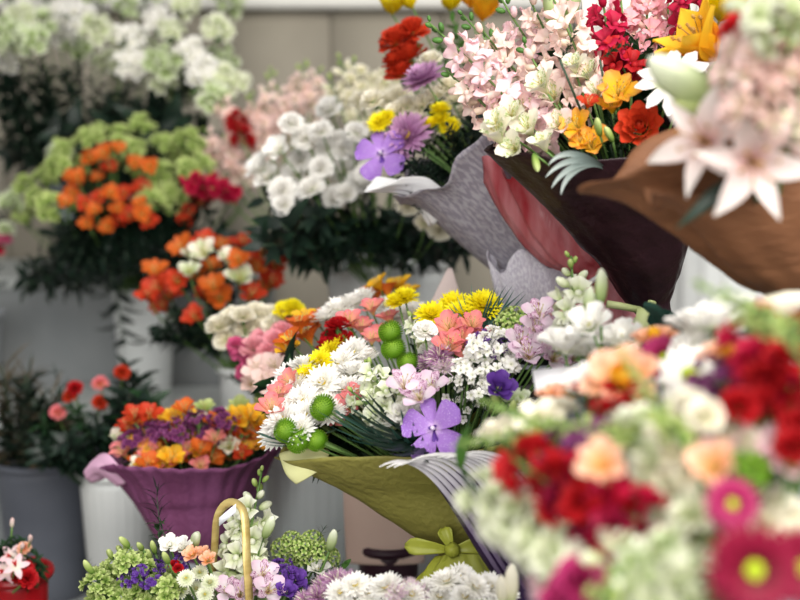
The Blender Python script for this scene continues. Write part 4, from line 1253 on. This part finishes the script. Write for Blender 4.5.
# silvery palm blades folded over the rim, each blade its own strip
root = link('palm_frond', None); foot = at(560, 600, 1.5); root.location = foot
for i in range(12):
    s = i / 11
    b = MB(); pts = []; uvs = []
    p0 = at(515 + 60 * s, 596 - 36 * s, 1.49); p1 = at(462 + 82 * s, 520 - 28 * s, 1.475); p2 = at(428 + 88 * s, 438 + 2 * s, 1.45); p3 = at(379 + 80 * s, 467 - 14 * s + 3 * math.sin(9 * s), 1.41 + .03 * s)
    pth = bezier(p0, p1, p2, p3, 24)
    for k, p in enumerate(pth):
        t = k / 24
        tg = (pth[min(k + 1, 24)] - pth[max(k - 1, 0)]).normalized()
        sd = tg.cross((CAM - p).normalized()).normalized()
        w = .0034 * max(.06, math.sin(PI * min(1, (.15 + .83 * t) * (1.0))) ** .6)
        nrm = sd.cross(tg)
        for j in (-1, 0, 1):
            pts.append(p + sd * w * j + nrm * (.0016 if j else 0) - foot); uvs.append((t, j * .5 + .5))
    b.grid(pts, uvs, 25, 3)
    link('blade', b.mesh('blade', pm('silver', transl=.1, rough=.35)), root)
THINGS.append((root, 'palm', 'silver', 'I', at(470, 500, 1.45), 'silvery palm blades curling over the rim beside the violet orchid'))

def many(c_, kind, c, pts, d, s, dj=.03, sj=.1, **k):
    for x, y in pts:
        dd = d(x, y) if callable(d) else d
        bloom(c_, kind, c, x, y, dd + R.uniform(-dj, dj), s * R.uniform(1 - sj, 1 + sj), **k)
dI = lambda x, y: 1.53 + .38 * max(0, (450 - y) / 150) - .08 * max(0, (x - 400) / 150)
many('I', 'mum', 'white', [(300,378),(318,368),(340,362),(352,352),(330,378),(352,372),(362,358),(310,392),(290,405),(282,420),(304,415),(325,398),(345,388),(280,388),(338,392),(292,388),(315,408),(362,382),(340,376),(330,412),(298,428),(278,432),(322,382),(300,400),(345,370),(336,404),(310,380),(290,375),(305,365)], lambda x, y: dI(x, y) - .03, .06)
many('I', 'mum', 'white', [(325,316),(338,308),(352,302),(360,298),(345,314),(395,316),(412,312),(425,320),(388,306)], dI, .06)
many('I', 'mum', 'yellow', [(318,362),(328,352),(337,345),(305,375),(312,368)], lambda x, y: dI(x, y) - .04, .05)
bloom('I', 'mum', 'yellow', 432, 314, 1.68, .056, face=(0, -.6, .8), label='yellow chrysanthemum before the pale pink paper point')
bloom('I', 'mum', 'yellow', 455, 305, 1.72, .06, face=(0, -.6, .8)); bloom('I', 'mum', 'yellow', 460, 313, 1.66, .055, face=(0, -.6, .8))
bloom('I', 'mum', 'yellow', 484, 304, 1.66, .062, face=(.1, -.55, .8), label='yellow chrysanthemum beside the fanned palm frond')
bloom('I', 'mum', 'yellow', 405, 296, 1.78, .05); bloom('I', 'mum', 'yellow', 398, 300, 1.78, .05)
for x, y, s, lb in [(391,333,.037,'topmost green button chrysanthemum beside the salmon blooms'),(394,350,.038,'middle green button chrysanthemum right of the yellow and white mums'),(408,363,.032,'green button chrysanthemum above the white snapdragon florets'),(324,408,.04,'green button chrysanthemum among the white chrysanthemums'),(287,431,.037,'green button chrysanthemum at the far end of the olive rim'),(300,441,.039,'middle one of three green button chrysanthemums on the olive rim'),(318,441,.033,'innermost of three green button chrysanthemums on the olive rim')]:
    bloom('I', 'button', 'button', x, y, 1.53 if y > 400 else 1.58, s * 1.0, face=(-.25, -.6, .75) if y < 400 else (-.5, -.65, .5), label=lb)
many('I', 'alst', 'salmon', [(373,312),(362,332),(350,325),(383,338),(372,342),(390,322),(280,398),(272,412),(292,385),(350,408),(342,418),(356,400)], lambda x, y: dI(x, y) - .04, .05, cam_w=.6)
many('I', 'alst', 'salmon', [(450,330),(472,328),(462,343),(481,344),(449,350),(470,358)], 1.6, .052, cam_w=.7)
many('I', 'alst', 'orange', [(300,330),(310,342),(293,345),(318,325),(375,298),(388,295)], lambda x, y: dI(x, y) + .03, .058)
many('I', 'alst', 'gold', [(305,322),(288,352),(400,290),(380,288),(410,298)], lambda x, y: dI(x, y) + .03, .055)
many('I', 'carn', 'red', [(333,335),(338,325),(342,340),(328,345)], 1.8, .045)
for bx, by, tx, ty in ((404,428,366,362),(420,425,384,378),(395,425,352,392),(440,352,412,318)):
    spike('I', 'snap', 'greenwhite', bx, by, 1.53 if by > 400 else 1.66, tx, ty, 1.57 if by > 400 else 1.7, fl=.034, buds=.25, gap=.42)
many('I', 'carn', 'white', [(425,330),(436,338),(430,350),(412,408),(420,412),(402,412),(392,418)], lambda x, y: 1.6 if y < 400 else 1.51, .036)
many('I', 'scab', 'mauve', [(428,364),(440,358)], 1.58, .055)
bloom('I', 'scab', 'lilac', 443, 368, 1.56, .05)
many('I', 'alstp', 'lilac', [(405,388),(432,390),(420,400)], 1.52, .058, cam_w=.8)
bloom('I', 'orchid', 'orchid', 432, 428, 1.47, .09, face=(-.38, -.85, .3), spin=.35, label='large speckled violet orchid on the rim of the olive paper')
bloom('I', 'lisi', 'violet', 499, 388, 1.45, .044, face=(.2, -.7, .6), label='dark violet lisianthus among white waxflowers')
many('I', 'wax', 'white', [(480,358),(470,372),(492,372),(462,388),(486,346),(478,385),(468,405),(505,362),(500,345)], 1.54, .06)
many('I', 'stat', 'purple', [(487,338),(484,350),(500,352),(520,338),(478,344)], 1.57, .045)
many('I', 'alstp', 'lilac', [(545,345),(560,332),(553,360),(535,332),(520,346),(540,318),(565,348),(572,362),(528,358)], 1.5, .056, cam_w=.7)
many('I', 'lisi', 'limewhite', [(505,398),(518,402)], 1.5, .034)
many('I', 'bud', 'lime', [(512,410),(497,404)], 1.48, .028)
many('I', 'hydr', 'lime', [(508,325),(515,318)], 1.62, .05)
for bx, by, tx, ty in ((480,335,520,290),(478,335,500,292),(485,338,540,300),(475,335,470,285)):
    spray('I', 'grass', 'bluegreen', bx, by, 1.64, tx, ty, 1.68)
for bx, by, tx, ty, dd in ((418,438,305,448,1.5),(420,440,325,462,1.49),(420,432,330,430,1.52),(415,440,350,468,1.48),(310,438,245,458,1.53),(420,440,395,474,1.46)):
    spray('I', 'palm', 'bluegreen', bx, by, 1.56, tx, ty, dd, spin=PI/2)
spray('I', 'palm', 'darkleaf', 430, 440, 1.5, 330, 452, 1.45, spin=1.2)
for i in range(26):
    tx = R.uniform(275, 530); ty = R.uniform(340, 440)
    spray('I', 'sprig', 'leaf' if i % 2 else 'darkleaf', 440 + .35 * (tx - 440), 470, 1.64, tx, ty, dI(tx, ty) + .05)
for x, y in ((470,390),(455,400),(480,400),(490,410)):
    spray('I', 'spiky', 'leaf', x, y + 25, 1.54, x + R.uniform(-12, 12), y - 30, 1.54)
# paper point
pk = sheet([(420,330,472,330,1.86,.2),(432,300,462,300,1.87,.2),(448,268,452,268,1.88,.2)], u0=0, u1=PI, nu=16, nv=10)
wrap('tissue_paper', 'pale pink tissue paper point behind the yellow chrysanthemums', None, at(446, 340, 1.86), [('paper_sheet', pk, surf_mat('pale_tissue', 'e4d2ce', 'eadcd8', rough=.7, transl=.3), None)])

# --- pink and cream carnations behind the centre bunch
cl('Q', 275, 430, 2.16, 'behind olive wrapped bunch', 'carnations behind the olive wrapped bunch')
many('Q', 'carn', 'cream', [(218,325),(230,318),(243,315),(257,314),(270,314),(284,316),(232,332),(246,328),(262,326),(225,338),(292,312),(300,322),(276,325)], 2.1, .058)
many('Q', 'carn', 'hotpink', [(240,350),(250,362),(245,372),(236,345),(296,318)], 2.05, .045)
many('Q', 'carn', 'pink', [(262,340),(275,340),(255,348),(285,332),(268,352),(280,348)], 2.05, .055)
many('Q', 'carn', 'yellow', [(293,308),(285,310)], 2.05, .05)
many('Q', 'alst', 'palepink', [(258,372),(268,382),(252,385),(275,370)], 1.98, .06)
for i in range(14):
    tx = R.uniform(225, 300); spray('Q', 'bush', 'leaf', 270 + .3 * (tx - 270), 395, 2.15, tx, R.uniform(330, 380), 2.12)

# --- basket bunch low in the middle
cl('N', 235, 690, 1.72, 'in the low basket bunch', 'flowers of the low basket bunch')
spike('N', 'snap', 'greenwhite', 240, 585, 1.62, 262, 470, 1.64, fl=.042, buds=.4, gap=.42, label='tall white snapdragon beside the gold ribbon loop')
spike('N', 'snap', 'greenwhite', 232, 600, 1.63, 240, 508, 1.65, fl=.038, buds=.25, gap=.42, label='shorter white snapdragon under the gold ribbon loop')
spike('N', 'snap', 'greenwhite', 256, 600, 1.61, 252, 540, 1.63, fl=.036, buds=.2, gap=.42)
many('N', 'lisi', 'white', [(170,545),(182,548),(318,569),(278,590)], 1.6, .034)
many('N', 'bud', 'limewhite', [(265,535),(195,545),(330,548)], 1.6, .04)
many('N', 'mum', 'greenwhite', [(186,578),(200,572),(196,588),(180,592),(210,582),(205,594)], 1.57, .026)
many('N', 'lisi', 'peach', [(203,554),(192,555),(208,560)], 1.6, .026)
many('N', 'stat', 'violet', [(155,568),(137,573),(180,562),(150,580),(292,582),(298,590),(285,575),(282,566),(128,578)], 1.59, .034)
many('N', 'carn', 'red', [(174,564),(178,568)], 1.58, .018)
many('N', 'lisi', 'violet', [(295,580),(286,592)], 1.57, .034)
many('N', 'clus', 'lime', [(95,580),(110,572),(125,560),(140,562),(105,592),(122,588),(138,592),(152,592),(160,575),(98,600),(148,604),(168,588)], 1.6, .042)
many('N', 'bud', 'lime', [(112,558),(128,546),(142,549),(155,552),(92,572),(150,560),(168,562),(120,552)], 1.6, .026)
many('N', 'hydr', 'lime', [(283,548),(292,540),(302,546),(312,540),(322,550),(308,556),(295,556),(318,560),(330,556)], 1.64, .04)
many('N', 'alstp', 'lilac', [(228,592),(262,578),(256,590),(240,596),(268,592)], 1.57, .05, cam_w=.8)
for bx, by, tx, ty in ((320,575,345,562),(325,560,338,532),(310,560,322,528),(330,590,350,580),(100,580,86,560),(160,570,158,520)):
    spray('N', 'spiky' if bx > 300 else 'sprig', 'leaf', bx, by, 1.62, tx, ty, 1.62)
for i in range(14):
    tx = R.uniform(85, 345); spray('N', 'bush', 'leaf' if i % 2 else 'midleaf', 235 + .6 * (tx - 235), 625, 1.66, tx, R.uniform(560, 600), 1.66)
spray('N', 'spiky', 'darkleaf', 168, 545, 1.7, 158, 488, 1.75)
# basket with a gold ribbon handle
bk = MB(); pts = []; uvs = []
bc = at(225, 700, 1.74); bR = .17
for i in range(9):
    t = i / 8
    rr = bR * (.72 + .28 * t)
    for j in range(64):
        a = 2 * PI * j / 64
        k = 1 + .018 * math.sin(16 * a) * (1 if i % 2 else -1)
        pts.append((rr * k * math.cos(a), rr * k * math.sin(a), .17 * t)); uvs.append((t, j / 64))
bk.grid(pts, uvs, 9, 64, close=True)
bk.f.append(tuple(range(64)))
root = link('basket', None); root.location = (bc.x, bc.y, .5)
tag(root, 'woven basket whose gold ribbon handle rises among white snapdragons', 'basket')
link('body', bk.mesh('body', surf_mat('wicker', '7a5a34', '94703e', scale=30, bump=.5)), root)
hd = MB(); pts = []; uvs = []
hp = [at(252, 640, 1.56), at(249, 590, 1.55), at(247, 560, 1.55), at(246, 530, 1.56), at(243, 510, 1.57), at(234, 502, 1.58), at(224, 506, 1.59), at(217, 520, 1.6), at(215, 545, 1.62), at(212, 580, 1.64), at(208, 640, 1.66)]
sp = []
for i in range(len(hp) - 1):
    for k in range(4):
        t = k / 4
        g = lambda q: hp[max(0, min(len(hp) - 1, q))]
        sp.append(catmull(g(i - 1), g(i), g(i + 1), g(i + 2), t))
for i, p in enumerate(sp):
    tg = (sp[min(i + 1, len(sp) - 1)] - sp[max(i - 1, 0)]).normalized()
    sd = tg.cross(Vector((0.5, -.6, .5))).normalized()
    for j in (-1, 0, 1):
        pts.append(p + sd * .0062 * j - Vector((bc.x, bc.y, .5))); uvs.append((i / len(sp), j))
hd.grid(pts, uvs, len(sp), 3)
M_GOLDR = surf_mat('gold_ribbon', 'a88e4a', 'd6c284', scale=12, rough=.35, metal=.25, stretch=(1, 1, 6))
o = link('handle', hd.mesh('handle', M_GOLDR), root); o['label'] = 'gold ribbon handle'
md = o.modifiers.new('thickness', 'SOLIDIFY'); md.thickness = .0015
# white care tag hanging at the ribbon
tg = MB(); a = at(219, 522, 1.55); b = at(236, 508, 1.55); w = UP * .006
tg.grid([a - w, b - w, a + w, b + w], [(0, 0), (1, 0), (0, 1), (1, 1)], 2, 2)
me = tg.mesh('paper_tag', surf_mat('tag_paper', 'dfe2ea', 'eceef2', rough=.5))
o = link('paper_tag', me); tag(o, 'small white paper tag hanging from the gold ribbon loop', 'tag')
md = o.modifiers.new('thickness', 'SOLIDIFY'); md.thickness = .0008

# --- white and mauve bunch at the bottom
cl('O', 410, 720, 1.5, 'below the lime film', 'white and mauve flowers at the bottom')
many('O', 'mum', 'white', [(340,592),(355,584),(370,592),(385,586),(352,600),(430,588),(446,580),(462,578),(476,586),(440,596),(490,586),(502,594),(465,596),(398,598),(412,594)], 1.43, .046)
many('O', 'scab', 'mauve', [(325,588),(335,582),(318,596),(345,580),(308,600)], 1.46, .05, c2=None) if False else many('O', 'scab', 'mauve', [(325,588),(337,583),(318,597),(350,584),(306,602)], 1.48, .05)
many('O', 'scab', 'lilac', [(410,590),(396,594),(420,598)], 1.44, .045)
bloom('O', 'bud', 'cream', 511, 598, 1.3, .05, face=(0, -.1, 1)); bloom('O', 'bud', 'cream', 503, 602, 1.3, .04, face=(-.1, -.1, 1))
for i in range(8):
    tx = R.uniform(330, 500); spray('O', 'bush', 'leaf', 410 + .5 * (tx - 410), 650, 1.5, tx, 600, 1.49)

# --- small pot in the bottom corner
pot = bucket('plant_pot', 'small glossy red pot holding white orchids', 8, 582, 1.9, 60, .16, M_REDPOT, taper=.75, on=.5)
pot['category'] = 'pot'
cl('M', 8, 592, 1.93, 'in the small red pot', 'flowers in the small red pot')
many('M', 'cymb', 'lightpink', [(12,556),(16,566),(6,570)], 1.86, .05, cam_w=.9)
many('M', 'carn', 'red', [(26,570),(28,578),(20,576)], 1.86, .036)
many('M', 'bud', 'cremepink', [(30,541),(12,526),(22,548)], 1.88, .022)
bloom('M', 'carn', 'peach', 24, 548, 1.88, .026)
for i in range(16):
    a = R.uniform(-1.4, 1.5); spray('M', 'sprig', 'leaf', 10, 590, 1.92, 14 + 32 * math.sin(a), 588 - 48 * math.cos(a), 1.9)

# --- hanging paper and stuff behind the centre
pf = sheet([(346,562,424,562,2.02,.35),(344,520,424,520,2.02,.35),(342,470,426,470,2.02,.35)], nu=48, nv=14, pleat=.015, np_=5)
wrap('paper_sleeve', 'beige pink paper sleeve below the olive green cone', None, at(384, 562, 2.02), [('paper_sheet', pf, surf_mat('beige_pink_paper', 'd4b8aa', 'dcc2b4', scale=5, rough=.8), None)])

# --- blurred mixed bunch in front
cl('P', 725, 720, 1.02, 'in the blurred front bunch', 'flowers of the blurred front bunch')
for bx, by, tx, ty in ((462,470,456,405),(470,480,450,440)):
    spray('P', 'blade', 'midleaf', bx, by, 1.2, tx, ty, 1.18)
pb = bucket('flower_bucket', 'front bucket holding the mixed red and white bunch', 725, 690, .93, 300, .22, M_GREYP, on=.62)
spike('P', 'snap', 'greenwhite', 577, 345, 1.44, 571, 256, 1.46, fl=.04, buds=.4, gap=.42, label='white snapdragon standing before the red film')
many('P', 'lisi', 'white', [(590,326),(612,350),(582,352),(622,340),(600,354),(566,348)], 1.3, .058, cam_w=.8, up_w=.5)
many('P', 'bud', 'limewhite', [(600,300),(588,312),(612,362)], 1.32, .04)
spray('P', 'rleaf', 'bluegreen', 672, 335, 1.36, 668, 296, 1.38, label='dark green round leaf under the brown paper neck')
spray('P', 'rleaf', 'bluegreen', 655, 330, 1.4, 685, 305, 1.38)
many('P', 'rose', 'white', [(712,322),(730,318),(698,332)], 1.1, .062)
bloom('P', 'bud', 'cream', 738, 318, 1.1, .08, face=(.9, -.2, .35))
bloom('P', 'gerb', 'magenta', 664, 356, 1.14, .055, face=(-.2, -.8, .5), label='crimson gerbera with a pale centre near the white roses')
bloom('P', 'rose', 'white', 690, 346, 1.1, .04)
bloom('P', 'anem', 'white', 690, 374, 1.04, .062, face=(-.1, -.9, .4), label='round white anemone with a yellow green centre')
bloom('P', 'prose', 'peach', 622, 382, 1.02, .072, face=(-.3, -.6, .7), label='large peach rose above the red snapdragons'); bloom('P', 'lisi', 'white', 592, 385, 1.05, .05)
bloom('P', 'prose', 'peach', 655, 340, 1.2, .05)
bloom('P', 'prose', 'peach', 728, 358, .98, .055); bloom('P', 'prose', 'peach', 718, 404, .95, .05); bloom('P', 'prose', 'peach', 740, 410, .95, .05)
many('P', 'stat', 'plum', [(730,385),(745,380),(720,378),(758,385),(585,448),(570,456),(598,440),(560,440)], lambda x, y: .94, .055)
spike('P', 'stock', 'crimson', 772, 430, .9, 748, 325, .94, fl=.048, buds=.05, gap=.5)
spike('P', 'stock', 'red', 790, 425, .88, 790, 335, .92, fl=.05, buds=.05, gap=.5)
spike('P', 'stock', 'red', 760, 425, .9, 765, 360, .92, fl=.048, buds=0, gap=.5)
spike('P', 'stock', 'red', 632, 402, 1.0, 588, 396, 1.05, fl=.034, buds=.1, gap=.5)
spike('P', 'stock', 'red', 678, 438, .95, 628, 398, 1.0, fl=.03, buds=.1, gap=.5)
bloom('P', 'carn', 'red', 610, 410, 1.0, .04)
spike('P', 'stock', 'red', 625, 535, .86, 512, 458, .92, fl=.047, buds=.06, gap=.45, label='long red spike leaning across the blurred white spikes')
spike('P', 'stock', 'darkcrimson', 640, 560, .85, 560, 490, .9, fl=.045, buds=.05, gap=.45)
spike('P', 'stock', 'crimson', 650, 530, .86, 570, 470, .9, fl=.045, buds=.05, gap=.45)
spike('P', 'stock', 'greenwhite', 606, 592, .86, 490, 492, .94, fl=.045, buds=.12, gap=.42)
spike('P', 'stock', 'greenwhite', 575, 574, .88, 470, 486, .96, fl=.042, buds=.1, gap=.42)
spike('P', 'stock', 'greenwhite', 590, 585, .9, 515, 525, .94, fl=.04, buds=.1, gap=.42)
spike('P', 'stock', 'greenwhite', 715, 545, .86, 600, 425, .95, fl=.045, buds=.15, gap=.42)
spike('P', 'stock', 'greenwhite', 700, 500, .88, 630, 420, .92, fl=.045, buds=.1, gap=.42)
spike('P', 'stock', 'greenwhite', 740, 600, .8, 610, 565, .84, fl=.05, buds=.15, gap=.42)
spike('P', 'stock', 'greenwhite', 700, 605, .79, 630, 600, .82, fl=.05, buds=.1, gap=.42)
spike('P', 'stock', 'limewhite', 690, 560, .82, 590, 575, .84, fl=.045, buds=.3, gap=.42)
spike('P', 'stock', 'greenwhite', 700, 440, .96, 690, 395, .98, fl=.04, buds=.1, gap=.45)
many('P', 'rose', 'cream', [(508,436),(525,428),(540,422),(495,432),(555,412)], 1.08, .045)
many('P', 'carn', 'cream', [(690,405),(705,415),(680,420),(695,432),(715,435),(660,440),(675,450),(740,440),(760,450),(690,470),(710,455),(670,480),(765,520),(785,515),(770,500),(790,540),(700,520),(688,540)], lambda x, y: .9, .038)
many('P', 'alst', 'peach', [(602,468),(715,470),(735,455),(700,450)], .88, .045)
many('P', 'alst', 'lightpink', [(785,445),(775,460),(792,470),(725,440),(560,585)], .9, .05)
bloom('P', 'rose', 'peach', 560, 398, 1.2, .05)
bloom('P', 'gerb', 'magenta', 733, 504, .82, .043, face=(-.1, -.9, .3), label='magenta gerbera above the larger crimson gerbera')
bloom('P', 'gerb', 'darkcrimson', 756, 571, .76, .070, face=(0, -.95, .2), label='large crimson gerbera with a lime centre at the lower corner')
bloom('P', 'gerb', 'darkcrimson', 806, 568, .78, .06, face=(0, -.9, .3))
many('P', 'carn', 'magenta', [(580,580),(570,592),(588,570),(560,600)], .85, .042)
many('P', 'carn', 'red', [(795,445),(800,425),(740,405),(735,432)], .88, .035)
many('P', 'hydr', 'button', [(752,478),(748,470),(760,485)], .88, .04)
for bx, by, tx, ty, dd in ((680,440,618,350,.86),(560,430,455,445,.95),(640,440,520,418,.9),(580,440,480,400,1.0),(770,325,695,282,.86),(800,335,725,290,.84),(600,600,640,545,.8)):
    spike('P', 'stock', 'lime', bx, by, dd, tx, ty, dd + .02, fl=.018, buds=.75, gap=.5)
for i in range(26):
    tx = R.uniform(560, 800); ty = R.uniform(380, 600)
    spray('P', 'bush', 'leaf' if i % 2 else 'midleaf', 700 + .5 * (tx - 700), ty + 90, .98, tx, ty, .97 + R.uniform(-.03, .05))
for bx, by, tx, ty in ((760,500,755,470),(770,500,775,465)):
    spray('P', 'bush', 'darkleaf', bx, by, .88, tx, ty, .88)
cardm = MB(); pts = [at(536, 392, 1.25), at(580, 388, 1.25), at(532, 370, 1.28), at(575, 366, 1.28)]
cardm.grid(pts, [(0, 0), (1, 0), (0, 1), (1, 1)], 2, 2)
o = link('greeting_card', cardm.mesh('greeting_card', surf_mat('card', 'dcdade', 'e8e6ea', rough=.5))); tag(o, 'small blank white card tucked between lilac alstroemeria and peach rose', 'card')
md = o.modifiers.new('thickness', 'SOLIDIFY'); md.thickness = .001

# ================================================================ light
w = bpy.data.worlds.new('daylight'); scene.world = w; w.use_nodes = True
nt = w.node_tree; bg = nt.nodes['Background']
tc = nt.nodes.new('ShaderNodeTexCoord'); sp_ = nt.nodes.new('ShaderNodeSeparateXYZ'); nt.links.new(tc.outputs['Generated'], sp_.inputs[0])
rp = ramp_node(nt, [(0.35, '6a6468'), (0.75, 'f4f6fa')])
mr = nt.nodes.new('ShaderNodeMapRange'); mr.inputs[1].default_value = -1; nt.links.new(sp_.outputs[2], mr.inputs[0]); nt.links.new(mr.outputs[0], rp.inputs[0])
nt.links.new(rp.outputs[0], bg.inputs[0]); bg.inputs[1].default_value = 0.36
def area(name, loc, to, size, power, col=(1, 1, 1)):
    l = bpy.data.lights.new(name, 'AREA'); l.shape = 'SQUARE'; l.size = size; l.energy = power; l.color = col
    o = bpy.data.objects.new(name, l); COL.objects.link(o); o.location = loc
    o.rotation_euler = (Vector(to) - Vector(loc)).to_track_quat('-Z', 'Y').to_euler()
    return o
area('shopfront_daylight', (1.3, -1.0, 3.6), (.1, 1.8, 1.1), 2.4, 165, (1, .97, .91))
area('front_fill', (-.9, -1.6, 2.1), (0, 1.9, 1.1), 2.6, 70, (1, .98, .94))  # added fill lamp on the camera side, brightens the fronts of the wrappings
scene.view_settings.view_transform = 'Standard'
scene.view_settings.look = 'None'
scene.view_settings.exposure = 0.4
scene.view_settings.gamma = 1.0
scene.view_settings.use_curve_mapping = False

# ================================================================ labels: what each thing looks like and which one it is
ORD = ['first', 'second', 'third', 'fourth', 'fifth', 'sixth', 'seventh', 'eighth', 'ninth', 'tenth']
NUM = ['', 'one', 'two', 'three', 'four', 'five', 'six', 'seven', 'eight', 'nine', 'ten']
ROWS = {2: ['upper row', 'lower row'], 3: ['top row', 'middle row', 'bottom row']}
def desc_of(kind, c):
    d = SPIKES[kind][1] if kind in SPIKES else KINDS[kind][3]
    return (CN[c] + ' ' + d) if kind != 'button' else 'green ' + d
groups = {}
for t in THINGS:
    root, kind, c, cluster, head, label = t
    g = desc_of(kind, c) + 's ' + CLUSTER[cluster][1] if False else None
    root['group'] = CLUSTER[cluster][2]
    root['category'] = KINDS[kind][2] if kind in KINDS else 'flower'
    if label:
        root['label'] = label
    else:
        groups.setdefault((desc_of(kind, c), cluster), []).append((pix(head), root))
for (ds, cluster), lst in groups.items():
    place = CLUSTER[cluster][1]
    n = len(lst)
    if n == 1:
        lst[0][1]['label'] = f'{ds}, the only one {place}' if len((ds + place).split()) < 12 else f'{ds} {place}'
        continue
    nr = max(1, math.ceil(n / 8))
    lst.sort(key=lambda q: q[0][1])
    per = math.ceil(n / nr)
    for r in range(nr):
        row = sorted(lst[r * per:(r + 1) * per], key=lambda q: q[0][0])
        rname = '' if nr == 1 else (ROWS[nr][r] if nr in ROWS else ORD[r] + ' row')
        for i, (p, root) in enumerate(row):
            if len(row) == 1: o_ = ''
            elif i == 0: o_ = 'leftmost'
            elif i == len(row) - 1: o_ = 'rightmost'
            else: o_ = ORD[i] + ' from left'
            if rname: o_ += ' in'
            root['label'] = ' '.join(x for x in (f'{ds},', o_, (rname + ',') if rname else '', place) if x)
